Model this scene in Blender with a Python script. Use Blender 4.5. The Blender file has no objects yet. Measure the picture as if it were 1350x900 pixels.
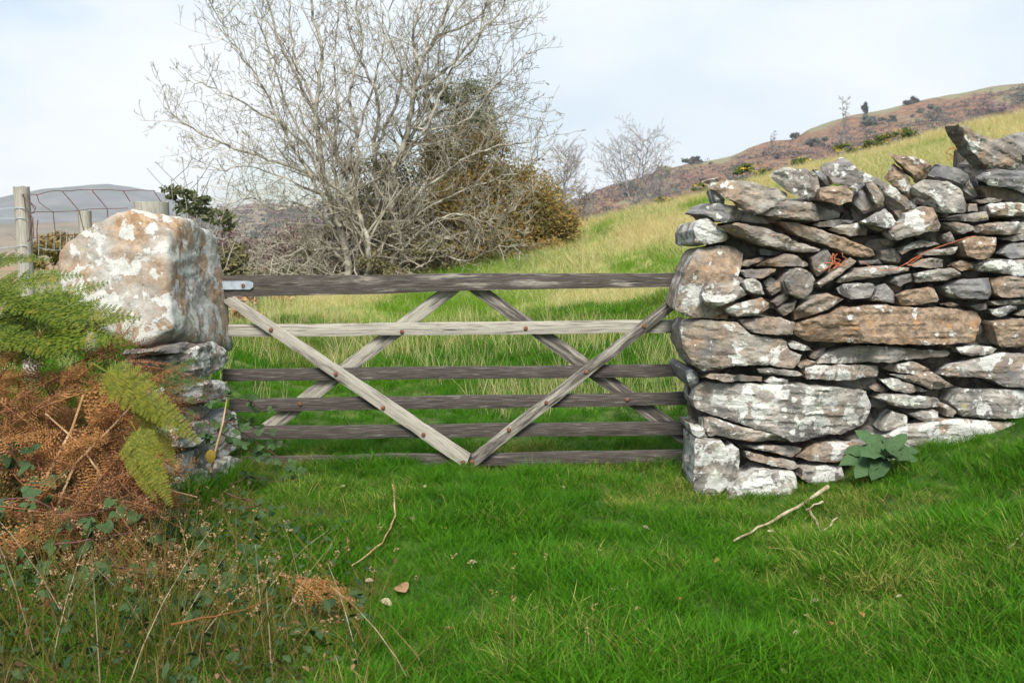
import bpy, bmesh, math, random
import numpy as np
from mathutils import Vector, Matrix, Quaternion, noise, geometry
R = math.radians
SC = bpy.context.scene
COL = SC.collection
rnd = random.Random(11)

# ------------------------------------------------------------------ camera
F = 1312.0                       # focal length in pixels of the 1350 x 900 photograph
PITCH = R(6.5)
EYE = Vector((0, 0, 1.5))
cam_d = bpy.data.cameras.new("camera"); cam_d.lens = 36 * F / 1350; cam_d.sensor_width = 36
cam_d.clip_start = 0.05; cam_d.clip_end = 9000
cam_d.dof.use_dof = True; cam_d.dof.focus_distance = 5.9; cam_d.dof.aperture_fstop = 5.6
cam = bpy.data.objects.new("camera", cam_d); COL.objects.link(cam)
cam.location = EYE; cam.rotation_euler = (R(90) - PITCH, 0, 0)
SC.camera = cam

# ------------------------------------------------------------------ sky, sun, exposure
SUN_EL, SUN_AZ = R(52), R(180)    # azimuth clockwise from +Y
W = bpy.data.worlds.new("World"); SC.world = W; W.use_nodes = True
wn, wl = W.node_tree.nodes, W.node_tree.links
wn.clear()
def N(tree, typ, **kw):
    n = tree.nodes.new(typ)
    for k, v in kw.items(): setattr(n, k, v)
    return n
def ramp(node, stops):
    e = node.color_ramp.elements
    while len(e) > 1: e.remove(e[-1])
    e[0].position = stops[0][0]; e[0].color = stops[0][1]
    for p, c in stops[1:]:
        k = e.new(p); k.color = c
g4 = lambda v: (v, v, v, 1)
sky = N(W.node_tree, 'ShaderNodeTexSky', sky_type='NISHITA', sun_disc=False, sun_elevation=SUN_EL, sun_rotation=SUN_AZ,
        air_density=1.0, dust_density=1.5)
tc = N(W.node_tree, 'ShaderNodeTexCoord')
mp = N(W.node_tree, 'ShaderNodeMapping'); mp.inputs['Scale'].default_value = (1.0, 1.0, 2.4)
nz = N(W.node_tree, 'ShaderNodeTexNoise'); nz.inputs['Scale'].default_value = 1.25; nz.inputs['Detail'].default_value = 6; nz.inputs['Roughness'].default_value = .5
cr = N(W.node_tree, 'ShaderNodeValToRGB'); ramp(cr, [(.44, g4(.0)), (.55, g4(1.0))])
cm = N(W.node_tree, 'ShaderNodeMixRGB'); cm.inputs[2].default_value = (5.05, 5.3, 5.55, 1)
bg = N(W.node_tree, 'ShaderNodeBackground'); bg.inputs['Strength'].default_value = .1
wo = N(W.node_tree, 'ShaderNodeOutputWorld')
nz2 = N(W.node_tree, 'ShaderNodeTexNoise'); nz2.inputs['Scale'].default_value = 2.6; nz2.inputs['Detail'].default_value = 7; nz2.inputs['Roughness'].default_value = .48
cr2 = N(W.node_tree, 'ShaderNodeValToRGB'); ramp(cr2, [(.36, (4.15, 4.85, 5.4, 1)), (.62, (5.75, 5.9, 5.95, 1))])
wl.new(mp.outputs[0], nz2.inputs['Vector']); wl.new(nz2.outputs['Fac'], cr2.inputs[0]); wl.new(cr2.outputs[0], cm.inputs[2])
wl.new(tc.outputs['Generated'], mp.inputs[0]); wl.new(mp.outputs[0], nz.inputs['Vector']); wl.new(nz.outputs['Fac'], cr.inputs[0])
wl.new(cr.outputs[0], cm.inputs[0]); wl.new(sky.outputs[0], cm.inputs[1]); wl.new(cm.outputs[0], bg.inputs['Color']); wl.new(bg.outputs[0], wo.inputs['Surface'])
sd = bpy.data.lights.new("sun", 'SUN'); sd.energy = 3.1; sd.angle = R(24); sd.color = (1, .96, .9)
so = bpy.data.objects.new("sun", sd); COL.objects.link(so)
sdir = Vector((math.sin(SUN_AZ) * math.cos(SUN_EL), math.cos(SUN_AZ) * math.cos(SUN_EL), math.sin(SUN_EL)))
so.rotation_euler = sdir.to_track_quat('Z', 'Y').to_euler(); so.location = (-4, -4, 12)
SC.view_settings.view_transform = 'Standard'; SC.view_settings.look = 'None'
SC.view_settings.exposure = 0.9; SC.view_settings.gamma = 1
SC.cycles.max_bounces = 6; SC.cycles.transparent_max_bounces = 6; SC.cycles.volume_bounces = 0

# ------------------------------------------------------------------ helpers
def ray(px, py):
    a, b = (px - 675) / F, (450 - py) / F
    return Vector((a, math.cos(PITCH) + b * math.sin(PITCH), -math.sin(PITCH) + b * math.cos(PITCH)))
def at(px, py, Y):
    d = ray(px, py); return EYE + d * (Y / d.y)
def on_plane(px, py, p0, n):
    d = ray(px, py); return EYE + d * ((p0 - EYE).dot(n) / d.dot(n))
def tag(o, label=None, cat=None, group=None, kind=None):
    if label: o['label'] = label
    if cat: o['category'] = cat
    if group: o['group'] = group
    if kind: o['kind'] = kind
    return o
def thing(name, loc, label, cat, group=None):
    o = bpy.data.objects.new(name, None); o.empty_display_size = .1; COL.objects.link(o); o.location = loc
    return tag(o, label, cat, group)
def link(name, me, parent=None):
    o = bpy.data.objects.new(name, me); COL.objects.link(o)
    if parent: o.parent = parent
    return o
def mesh(name, verts, faces, mat, parent=None, smooth=None, world=True):
    v = np.array([tuple(a) for a in verts], dtype=float).reshape(-1, 3)
    if parent is not None and world:
        p = parent
        while p is not None:
            v = v - np.array(p.location); p = p.parent
    me = bpy.data.meshes.new(name); me.from_pydata(v.tolist(), [], faces)
    if mat: me.materials.append(mat)
    if smooth is not None:
        me.shade_smooth()
        if smooth < 180: me.set_sharp_from_angle(angle=R(smooth))
    return link(name, me, parent)
class MB:
    def __init__(s): s.v = []; s.f = []
    def quad(s, *p):
        i = len(s.v); s.v += [tuple(a) for a in p]; s.f.append(tuple(range(i, i + len(p))))
    def box(s, c, ax, ay, az):
        i = len(s.v); c = Vector(c)
        for a in (-1, 1):
            for b in (-1, 1):
                for d in (-1, 1): s.v.append(tuple(c + ax * a + ay * b + az * d))
        for q in ((0, 1, 3, 2), (4, 6, 7, 5), (0, 4, 5, 1), (2, 3, 7, 6), (0, 2, 6, 4), (1, 5, 7, 3)): s.f.append(tuple(i + k for k in q))
    def tube(s, pts, rad, n=5, cap=True):
        if len(pts) < 2: return
        i0 = len(s.v); pts = [Vector(p) for p in pts]
        ref = None
        for k, p in enumerate(pts):
            t = (pts[min(k + 1, len(pts) - 1)] - pts[max(k - 1, 0)])
            if t.length < 1e-9: t = Vector((0, 0, 1))
            t.normalize()
            if ref is None: ref = t.orthogonal()
            u = (ref - t * ref.dot(t))
            if u.length < 1e-6: u = t.orthogonal()
            u.normalize(); ref = u; w = t.cross(u)
            r = rad[k] if hasattr(rad, '__len__') else rad
            for j in range(n):
                a = 2 * math.pi * j / n
                s.v.append(tuple(p + (u * math.cos(a) + w * math.sin(a)) * r))
        for k in range(len(pts) - 1):
            for j in range(n):
                a = i0 + k * n + j; b = i0 + k * n + (j + 1) % n
                s.f.append((a, b, b + n, a + n))
        if cap:
            s.f.append(tuple(range(i0 + n - 1, i0 - 1, -1))); e = i0 + (len(pts) - 1) * n
            s.f.append(tuple(range(e, e + n)))
    def build(s, name, mat, parent=None, smooth=None, world=True): return mesh(name, s.v, s.f, mat, parent, smooth, world)
def smoothstep(a, b, x):
    t = np.clip((x - a) / (b - a), 0, 1); return t * t * (3 - 2 * t)
_rg = np.random.RandomState(3); _G = _rg.rand(256, 256)
def vnoise(x, y, s=1.0):
    x = np.asarray(x, float) * s; y = np.asarray(y, float) * s
    xi = np.floor(x).astype(int); yi = np.floor(y).astype(int); fx = x - xi; fy = y - yi
    fx = fx * fx * (3 - 2 * fx); fy = fy * fy * (3 - 2 * fy)
    a = _G[xi & 255, yi & 255]; b = _G[(xi + 1) & 255, yi & 255]; c = _G[xi & 255, (yi + 1) & 255]; d = _G[(xi + 1) & 255, (yi + 1) & 255]
    return (a * (1 - fx) + b * fx) * (1 - fy) + (c * (1 - fx) + d * fx) * fy
def ground(x, y):
    x = np.asarray(x, float); y = np.asarray(y, float)
    t = np.clip((y - 6) / 19, 0, 1)
    q = np.clip((x - 1.5) * 5, -60, 60); sp = np.where(q > 30, x - 1.5, np.log1p(np.exp(q)) / 5)
    near = .29 * np.minimum(sp, 20) + .38 * smoothstep(1.5, 2.7, -x) * smoothstep(2.0, 3.6, y) 
    h = .9 + .28 * x; h = np.where(h > 0, 14 * np.tanh(h / 14), 1.6 * np.tanh(h / 1.6))
    z = (1 - t) * near + t * h
    z = z - .07 * np.exp(-((x - 1.25) / .6) ** 2 - ((y - 5.4) / .5) ** 2)
    e = np.maximum(y - 24.5, 0); z = z - .13 * e * e / (e + 2.0)
    z = np.maximum(z, -7)
    b = (vnoise(x, y, 2.1) - .5) * .09 + (vnoise(x + 9, y + 4, 5.3) - .5) * .05
    b = b + (vnoise(x + 31, y, .45) - .5) * .35 * smoothstep(9, 16, y)
    return z + b * (1 - .7 * smoothstep(60, 200, y))
def gz(x, y): return float(ground(x, y))

# ------------------------------------------------------------------ materials
def newmat(name):
    m = bpy.data.materials.new(name); m.use_nodes = True
    t = m.node_tree; t.nodes.clear()
    out = N(t, 'ShaderNodeOutputMaterial'); b = N(t, 'ShaderNodeBsdfPrincipled'); t.links.new(b.outputs[0], out.inputs['Surface'])
    b.inputs['Roughness'].default_value = .85; b.inputs['Specular IOR Level'].default_value = .25
    return m, t, b, out
def c4(c): return (c[0], c[1], c[2], 1)
def noise_tex(t, vec, scale, detail=4, rough=.55, dist=0):
    n = N(t, 'ShaderNodeTexNoise'); n.inputs['Scale'].default_value = scale; n.inputs['Detail'].default_value = detail
    n.inputs['Roughness'].default_value = rough; n.inputs['Distortion'].default_value = dist
    t.links.new(vec, n.inputs['Vector']); return n.outputs['Fac']
def mixc(t, fac, a, b, mode='MIX'):
    m = N(t, 'ShaderNodeMixRGB', blend_type=mode)
    for s, v in ((0, fac), (1, a), (2, b)):
        if hasattr(v, 'links') or hasattr(v, 'is_linked'): t.links.new(v, m.inputs[s])
        else: m.inputs[s].default_value = v if s == 0 else c4(v)
    return m.outputs[0]
def mth(t, op, a, b=0.0, clamp=False):
    m = N(t, 'ShaderNodeMath', operation=op, use_clamp=clamp)
    for s, v in ((0, a), (1, b)):
        if hasattr(v, 'is_linked'): t.links.new(v, m.inputs[s])
        else: m.inputs[s].default_value = v
    return m.outputs[0]
def step(t, v, lo, hi):
    m = N(t, 'ShaderNodeMapRange', interpolation_type='SMOOTHSTEP')
    for k, x in ((0, v), (1, lo), (2, hi)):
        if hasattr(x, 'is_linked'): t.links.new(x, m.inputs[k])
        else: m.inputs[k].default_value = x
    return m.outputs[0]
def bump(t, b, h, strength, dist):
    n = N(t, 'ShaderNodeBump'); n.inputs['Strength'].default_value = strength; n.inputs['Distance'].default_value = dist
    t.links.new(h, n.inputs['Height']); t.links.new(n.outputs[0], b.inputs['Normal'])

def stone_material(name, layer=1.0, ga=(.145, .14, .13), gb=(.415, .385, .33), wa=(.155, .112, .078), wb=(.34, .25, .172)):
    """object colour: R warm brown amount, G white lichen amount, B darkness / slate blue"""
    m, t, b, _ = newmat(name)
    tcn = N(t, 'ShaderNodeTexCoord'); oi = N(t, 'ShaderNodeObjectInfo')
    off = N(t, 'ShaderNodeVectorMath', operation='SCALE'); off.inputs[0].default_value = (17, 31, 23); t.links.new(oi.outputs['Random'], off.inputs['Scale'])
    add = N(t, 'ShaderNodeVectorMath', operation='ADD'); t.links.new(tcn.outputs['Object'], add.inputs[0]); t.links.new(off.outputs[0], add.inputs[1])
    v = add.outputs[0]
    sc = N(t, 'ShaderNodeSeparateColor'); t.links.new(oi.outputs['Color'], sc.inputs[0]); r_, g_, b_ = sc.outputs
    mpn = N(t, 'ShaderNodeMapping'); mpn.inputs['Scale'].default_value = (4, 4, 15); mpn.inputs['Rotation'].default_value = (.1, .12, 0); t.links.new(v, mpn.inputs[0])
    strata = noise_tex(t, mpn.outputs[0], 1.0, 6, .65, .5)
    n1 = noise_tex(t, v, 7, 8, .62); n2 = noise_tex(t, v, 24, 6, .65); n3 = noise_tex(t, v, 90, 3, .6)
    base = mixc(t, step(t, n1, .36, .64), ga, gb)
    base = mixc(t, b_, base, mixc(t, n2, (.07, .08, .098), (.21, .22, .245)))
    base = mixc(t, mth(t, 'MULTIPLY', step(t, strata, .42, .6), .42 * layer), base, (.12, .105, .09))
    warm = mixc(t, step(t, n2, .35, .65), wa, wb)
    wf = step(t, mth(t, 'ADD', noise_tex(t, v, 4.5, 5, .6), mth(t, 'MULTIPLY', r_, .46)), .54, .86)
    base = mixc(t, wf, base, warm)
    orange = step(t, mth(t, 'ADD', noise_tex(t, v, 13, 5, .6), mth(t, 'MULTIPLY', r_, .13)), .67, .80)
    base = mixc(t, mth(t, 'MULTIPLY', orange, .75), base, (.38, .20, .085))
    dark = step(t, noise_tex(t, v, 17, 7, .7), .57, .68)
    base = mixc(t, mth(t, 'MULTIPLY', dark, .65), base, (.05, .047, .042))
    # crustose lichen: patches with sharp irregular rims, and small round dots
    gl = mth(t, 'MULTIPLY', g_, .19)
    l1 = step(t, mth(t, 'ADD', noise_tex(t, v, 8.5, 8, .62, .25), gl), .655, .685)
    vor = N(t, 'ShaderNodeTexVoronoi'); vor.inputs['Scale'].default_value = 22; vor.inputs['Randomness'].default_value = 1
    wv = N(t, 'ShaderNodeVectorMath', operation='ADD'); t.links.new(v, wv.inputs[0])
    nzv = N(t, 'ShaderNodeTexNoise'); nzv.inputs['Scale'].default_value = 40; t.links.new(v, nzv.inputs['Vector'])
    sv = N(t, 'ShaderNodeVectorMath', operation='SCALE'); sv.inputs['Scale'].default_value = .03; t.links.new(nzv.outputs['Color'], sv.inputs[0]); t.links.new(sv.outputs[0], wv.inputs[1])
    t.links.new(wv.outputs[0], vor.inputs['Vector'])
    sz = N(t, 'ShaderNodeSeparateColor'); t.links.new(vor.outputs['Color'], sz.inputs[0])
    rad = mth(t, 'MULTIPLY', mth(t, 'ADD', mth(t, 'SUBTRACT', sz.outputs[0], .74), mth(t, 'MULTIPLY', g_, .34)), .85)
    l2 = step(t, mth(t, 'SUBTRACT', rad, vor.outputs['Distance']), 0, .06)
    lich = mth(t, 'MAXIMUM', l1, l2, True)
    lc = mixc(t, n2, (.38, .385, .36), (.66, .66, .62)); lc = mixc(t, step(t, n3, .56, .72), lc, (.30, .29, .26))
    lc = mixc(t, step(t, noise_tex(t, v, 5, 3), .5, .7), lc, mixc(t, n2, (.42, .44, .36), (.62, .64, .54)))
    lich = mth(t, 'MULTIPLY', lich, mth(t, 'MULTIPLY', step(t, g_, 0, .12), .93))
    col = mixc(t, lich, base, lc)
    yl = step(t, noise_tex(t, v, 9.5, 4, .5), .715, .74)
    col = mixc(t, mth(t, 'MULTIPLY', yl, .7), col, (.36, .33, .08))
    col = mixc(t, mth(t, 'MULTIPLY', step(t, n3, .58, .74), .4), col, (.07, .065, .06))
    crk = N(t, 'ShaderNodeTexVoronoi', feature='DISTANCE_TO_EDGE'); crk.inputs['Scale'].default_value = 5.5
    t.links.new(mpn.outputs[0], crk.inputs['Vector'])
    t.links.new(col, b.inputs['Base Color'])
    h = mth(t, 'ADD', mth(t, 'MULTIPLY', n1, .5), mth(t, 'ADD', mth(t, 'MULTIPLY', strata, .55 * layer), mth(t, 'ADD', mth(t, 'MULTIPLY', n2, .35), mth(t, 'MULTIPLY', n3, .12))))
    h = mth(t, 'ADD', h, mth(t, 'MULTIPLY', lich, .06))
    bump(t, b, h, .9, .022); b.inputs['Roughness'].default_value = .9
    return m
M_STONE = stone_material("lichened_stone"); M_BOULDER = stone_material("lichened_boulder", .12, (.22, .21, .185), (.44, .42, .375), (.24, .15, .085), (.42, .29, .18))

def wood_material(name, light, dark, along):
    """weathered timber: R of the object colour = how dark and wet the board is"""
    m, t, b, _ = newmat(name)
    tcn = N(t, 'ShaderNodeTexCoord'); oi = N(t, 'ShaderNodeObjectInfo')
    off = N(t, 'ShaderNodeVectorMath', operation='SCALE'); off.inputs[0].default_value = (7, 3, 5); t.links.new(oi.outputs['Random'], off.inputs['Scale'])
    uv = N(t, 'ShaderNodeAttribute', attribute_name='grain'); add = N(t, 'ShaderNodeVectorMath', operation='ADD')
    t.links.new(uv.outputs['Vector'], add.inputs[0]); t.links.new(off.outputs[0], add.inputs[1]); v = add.outputs[0]
    mpn = N(t, 'ShaderNodeMapping'); mpn.inputs['Scale'].default_value = (3.5, 130, 60); t.links.new(v, mpn.inputs[0])
    mp2 = N(t, 'ShaderNodeMapping'); mp2.inputs['Scale'].default_value = (2.2, 14, 14); t.links.new(v, mp2.inputs[0])
    sc = N(t, 'ShaderNodeSeparateColor'); t.links.new(oi.outputs['Color'], sc.inputs[0])
    gr = noise_tex(t, mpn.outputs[0], 1, 5, .6, .3); bl = noise_tex(t, mp2.outputs[0], 1.5, 6, .65); fn = noise_tex(t, v, 120, 3)
    f = step(t, mth(t, 'ADD', bl, mth(t, 'SUBTRACT', sc.outputs[0], .5)), .38, .62)
    col = mixc(t, f, light, dark)
    col = mixc(t, mth(t, 'MULTIPLY', step(t, gr, .5, .68), .6), col, [c * .4 for c in dark])
    col = mixc(t, mth(t, 'MULTIPLY', step(t, noise_tex(t, mp2.outputs[0], 3.2, 5, .6), .60, .74), .35), col, (.44, .42, .37))
    col = mixc(t, mth(t, 'MULTIPLY', step(t, bl, .6, .75), mth(t, 'MULTIPLY', fn, .5)), col, (.2, .2, .1))
    mp3 = N(t, 'ShaderNodeMapping'); mp3.inputs['Scale'].default_value = (7, 330, 120); t.links.new(v, mp3.inputs[0]); g2 = noise_tex(t, mp3.outputs[0], 1, 3, .6, .2)
    col = mixc(t, mth(t, 'MULTIPLY', step(t, g2, .54, .66), .7), col, [c * .3 for c in dark]); col = mixc(t, mth(t, 'MULTIPLY', step(t, g2, .46, .36), .35), col, (.36, .34, .30))
    knot = N(t, 'ShaderNodeTexVoronoi'); knot.inputs['Scale'].default_value = 1; mp4 = N(t, 'ShaderNodeMapping'); mp4.inputs['Scale'].default_value = (2.1, 16, 3); t.links.new(v, mp4.inputs[0]); t.links.new(mp4.outputs[0], knot.inputs['Vector'])
    col = mixc(t, mth(t, 'MULTIPLY', step(t, knot.outputs['Distance'], .16, .09), .8), col, [c * .35 for c in dark])
    t.links.new(col, b.inputs['Base Color'])
    bump(t, b, mth(t, 'ADD', gr, mth(t, 'MULTIPLY', fn, .3)), .5, .004)
    return m
M_WOOD = wood_material("weathered_timber", (.43, .40, .335), (.072, .061, .052), 0)

def simple(name, c1, c2, scale=20, bumpd=0, rough=.85, lo=.4, hi=.6, metal=0):
    m, t, b, _ = newmat(name); tcn = N(t, 'ShaderNodeTexCoord'); v = tcn.outputs['Object']
    n = noise_tex(t, v, scale, 5, .6); t.links.new(mixc(t, step(t, n, lo, hi), c1, c2), b.inputs['Base Color'])
    b.inputs['Roughness'].default_value = rough; b.inputs['Metallic'].default_value = metal
    if bumpd: bump(t, b, n, .7, bumpd)
    return m
def leaf(name, c1, c2, scale=6, trans=.35, rough=.6, rand=.5, c3=None):
    m, t, b, out = newmat(name); tcn = N(t, 'ShaderNodeTexCoord'); oi = N(t, 'ShaderNodeObjectInfo')
    gi = N(t, 'ShaderNodeNewGeometry')
    n = noise_tex(t, tcn.outputs['Object'], scale, 4, .6)
    f = mth(t, 'ADD', mth(t, 'MULTIPLY', n, 1 - rand), mth(t, 'MULTIPLY', gi.outputs['Random Per Island'], rand))
    col = mixc(t, step(t, f, .3, .7), c1, c2)
    col = mixc(t, mth(t, 'MULTIPLY', oi.outputs['Random'], .45), col, [q * .35 for q in c1])
    if c3: col = mixc(t, step(t, noise_tex(t, tcn.outputs['Object'], scale * 1.7, 3), .58, .68), col, c3)
    t.links.new(col, b.inputs['Base Color']); b.inputs['Roughness'].default_value = rough
    tr = N(t, 'ShaderNodeBsdfTranslucent'); t.links.new(col, tr.inputs['Color'])
    mx = N(t, 'ShaderNodeMixShader'); mx.inputs[0].default_value = trans
    t.links.new(b.outputs[0], mx.inputs[1]); t.links.new(tr.outputs[0], mx.inputs[2]); t.links.new(mx.outputs[0], out.inputs['Surface'])
    return m
def grass_material(name, green1, green2, straw1, straw2):
    m, t, b, out = newmat(name)
    a = N(t, 'ShaderNodeAttribute', attribute_name='tint', attribute_type='INSTANCER'); oi = N(t, 'ShaderNodeObjectInfo')
    gi = N(t, 'ShaderNodeNewGeometry')
    gr = mixc(t, oi.outputs['Random'], green1, green2); stw = mixc(t, gi.outputs['Random Per Island'], straw1, straw2)
    f = step(t, mth(t, 'ADD', a.outputs['Fac'], mth(t, 'MULTIPLY', mth(t, 'SUBTRACT', gi.outputs['Random Per Island'], .5), .7)), .3, .7)
    col = mixc(t, f, gr, stw)
    t.links.new(col, b.inputs['Base Color']); b.inputs['Roughness'].default_value = .6; b.inputs['Specular IOR Level'].default_value = .15
    tr = N(t, 'ShaderNodeBsdfTranslucent'); t.links.new(col, tr.inputs['Color'])
    mx = N(t, 'ShaderNodeMixShader'); mx.inputs[0].default_value = .35
    t.links.new(b.outputs[0], mx.inputs[1]); t.links.new(tr.outputs[0], mx.inputs[2]); t.links.new(mx.outputs[0], out.inputs['Surface'])
    return m
M_LAWN = grass_material("lawn_blades", (.026, .120, .002), (.085, .250, .005), (.21, .26, .022), (.44, .39, .12))
M_MEADOW = grass_material("meadow_blades", (.085, .215, .006), (.20, .36, .018), (.46, .41, .15), (.74, .63, .35))
M_ROUGH = grass_material("rough_blades", (.035, .085, .008), (.085, .15, .015), (.13, .085, .032), (.34, .22, .09))
M_BARK = simple("lichened_bark", (.085, .078, .06), (.44, .41, .33), 5, .02, lo=.36, hi=.62)
M_TWIG = simple("pale_twigs", (.13, .115, .09), (.43, .395, .315), 2.5, 0, lo=.3, hi=.66)
M_BIRCH = simple("birch_bark", (.12, .11, .10), (.36, .335, .30), 1.5, .01)
M_STEMBROWN = simple("dead_stalk", (.30, .17, .07), (.52, .36, .20), 8)
M_PALESTALK = simple("pale_stalk", (.26, .20, .115), (.48, .41, .28), 14)
M_BRAMBLESTEM = simple("bramble_stem", (.09, .04, .045), (.16, .07, .06), 10)
M_RUST = simple("rusty_iron", (.13, .05, .035), (.24, .10, .05), 60, .002)
M_RUSTWIRE = simple("rusty_wire", (.085, .038, .033), (.16, .075, .06), 30)
M_GALV = simple("galvanised_steel", (.36, .43, .48), (.50, .57, .62), 25, 0, .45, metal=.35)
M_TWINE = simple("orange_twine", (.36, .10, .045), (.48, .17, .08), 40)
M_FERN = leaf("green_bracken", (.055, .105, .008), (.20, .25, .02), 3, .4, c3=(.25, .22, .03))
M_FERNY = leaf("yellowing_bracken", (.15, .19, .014), (.30, .29, .025), 5, .4, c3=(.30, .17, .04))
M_FERNDARK = leaf("dark_fern", (.045, .11, .022), (.11, .17, .035), 5, .3, c3=(.22, .14, .05))
M_DEAD = leaf("dead_bracken", (.115, .050, .022), (.40, .195, .085), 3, .25, .85)
M_LITTER = leaf("leaf_litter", (.10, .052, .026), (.28, .165, .085), 8, .15, .9)
M_DEADF = leaf("rust_bracken", (.30, .13, .04), (.52, .27, .10), 6, .3, .85)
M_BRAMBLE = leaf("bramble_leaf", (.022, .060, .018), (.070, .125, .040), 10, .15, .65)
M_REDLEAF = leaf("red_leaf", (.20, .025, .02), (.36, .10, .03), 12, .3, .5)
M_YELLEAF = leaf("yellow_leaf", (.42, .27, .04), (.55, .40, .10), 12, .3)
M_DRYLEAF = leaf("dry_leaf", (.30, .17, .08), (.46, .29, .15), 30, .25)
M_PALELEAF = leaf("pale_leaf", (.34, .28, .17), (.48, .40, .26), 30, .25)
M_FOXG = leaf("woolly_leaf", (.04, .10, .035), (.10, .17, .07), 22, .2, .8, .2)
M_RUSH = leaf("rush_stem", (.06, .13, .008), (.24, .17, .035), 3, .2)
M_SEED = simple("seed_head", (.22, .125, .06), (.42, .275, .15), 60)
M_GORSE = leaf("gorse", (.055, .085, .016), (.13, .16, .028), .6, .2)
M_GORSEF = leaf("gorse_flower", (.48, .36, .02), (.60, .46, .04), 3, .2)
M_EVER = leaf("evergreen_leaves", (.085, .105, .045), (.20, .21, .10), .6, .35)
M_AUT = leaf("autumn_leaves", (.20, .165, .05), (.42, .28, .08), .9, .4, c3=(.17, .18, .06))
M_OLIVE = leaf("olive_leaves", (.13, .125, .055), (.30, .255, .11), .7, .25)
M_SCRUB = leaf("purple_scrub", (.16, .105, .10), (.27, .185, .15), .4, .2)
M_BLUESCRUB = leaf("far_scrub", (.06, .075, .06), (.12, .13, .10), .2, .1)
M_REDTWIG = leaf("rusty_bracken_stand", (.27, .125, .06), (.45, .26, .13), 1, .2)

m, t, b, _ = newmat("turf_soil"); v = N(t, 'ShaderNodeNewGeometry').outputs['Position']
sp = N(t, 'ShaderNodeSeparateXYZ'); t.links.new(v, sp.inputs[0])
near_c = mixc(t, step(t, noise_tex(t, v, 9, 6), .4, .65), (.030, .065, .010), (.075, .12, .02))
far_c = mixc(t, step(t, noise_tex(t, v, 1.1, 6), .38, .62), (.16, .22, .035), (.42, .36, .15))
valley = mixc(t, step(t, noise_tex(t, v, .05, 6), .4, .6), (.16, .17, .06), (.28, .17, .10))
t.links.new(mixc(t, step(t, sp.outputs[1], 30, 60), mixc(t, step(t, sp.outputs[1], 6.5, 14), near_c, far_c), valley), b.inputs['Base Color'])
bump(t, b, noise_tex(t, v, 40, 4), .6, .02); M_SOIL = m
def hill_mat(name, c1, c2, c3, s1, s2):
    m, t, b, _ = newmat(name); v = N(t, 'ShaderNodeNewGeometry').outputs['Position']
    at_ = N(t, 'ShaderNodeAttribute', attribute_name='crest')
    col = mixc(t, step(t, noise_tex(t, v, s2, 6, .65), .36, .64), c1, c2)
    f = step(t, mth(t, 'ADD', noise_tex(t, v, s1, 6, .6), mth(t, 'MULTIPLY', at_.outputs['Fac'], .04)), .53, .64)
    t.links.new(mixc(t, f, col, c3), b.inputs['Base Color']); bump(t, b, noise_tex(t, v, s2 * 1.5, 5), .8, 1.2)
    return m
M_REDHILL = hill_mat("bracken_hill", (.12, .062, .036), (.27, .16, .09), (.20, .19, .10), .028, .42)
M_PALEHILL = hill_mat("moor_ridge", (.15, .125, .085), (.22, .17, .115), (.12, .125, .07), .01, .05)
M_MOUNT = hill_mat("mountain_rock", (.11, .11, .11), (.17, .165, .15), (.10, .11, .09), .008, .03)

# ------------------------------------------------------------------ ground and hills
def axis(segs):
    a = [segs[0][0]]
    for s, e, d in segs:
        n = max(1, round((e - s) / d)); a += [s + (e - s) * (i + 1) / n for i in range(n)]
    return np.array(a)
xs = axis([(-1100, -400, 100), (-400, -60, 34), (-60, -14, 4), (-14, -4, .5), (-4, 5, .09), (5, 16, .4), (16, 60, 4), (60, 400, 34), (400, 1100, 100)])
ys = axis([(-60, -4, 8), (-4, 1.5, .5), (1.5, 9, .09), (9, 30, .3), (30, 80, 3), (80, 400, 30), (400, 1200, 100)])
X, Y = np.meshgrid(xs, ys); Z = ground(X, Y)
nx, ny = len(xs), len(ys)
idx = np.arange(nx * ny).reshape(ny, nx)
fc = np.stack([idx[:-1, :-1], idx[:-1, 1:], idx[1:, 1:], idx[1:, :-1]], -1).reshape(-1, 4)
o = mesh("ground", np.stack([X, Y, Z], -1).reshape(-1, 3), fc.tolist(), M_SOIL, smooth=180); tag(o, kind='structure')

def hill(name, sil, Y0, Y1, base_el, mat, amp, nu=220, nv=40, rough=1.0):
    pu = np.array([(p[0] - 675) / F for p in sil]); pe = np.array([math.tan(math.atan((450 - p[1]) / F) - PITCH) for p in sil])
    us = np.linspace(pu[0], pu[-1], nu); el = np.interp(us, pu, pe)
    V = []; C = []
    for j in range(nv + 14):
        v = j / nv
        for i, u in enumerate(us):
            Yd = Y0 + (Y1 - Y0) * v; s = min(v, 1)
            e = base_el + (el[i] - base_el) * s ** .8
            z = 1.5 + Yd * e if v <= 1 else 1.5 + Y1 * el[i] - (Yd - Y1) * .35
            x = u * Yd
            nzv = noise.fractal(Vector((x / amp / 14, Yd / amp / 14, 3.3)), 1.0, 2.0, 5) * amp * rough * (.25 + .75 * min(1, abs(1 - v) * 3))
            if v >= 1: nzv = noise.fractal(Vector((x / amp / 9, 7.7, 3.3)), 1.0, 2.0, 6) * amp * .3
            V.append((x, Yd, z + nzv)); C.append(max(0, 1 - abs(1 - v) * 3.2))
    Fc = [(j * nu + i, j * nu + i + 1, (j + 1) * nu + i + 1, (j + 1) * nu + i) for j in range(nv + 13) for i in range(nu - 1)]
    o = mesh(name, V, Fc, mat, smooth=180)
    a = o.data.attributes.new('crest', 'FLOAT', 'POINT'); a.data.foreach_set('value', np.array(C, dtype=np.float32))
    return tag(o, kind='structure')
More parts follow.
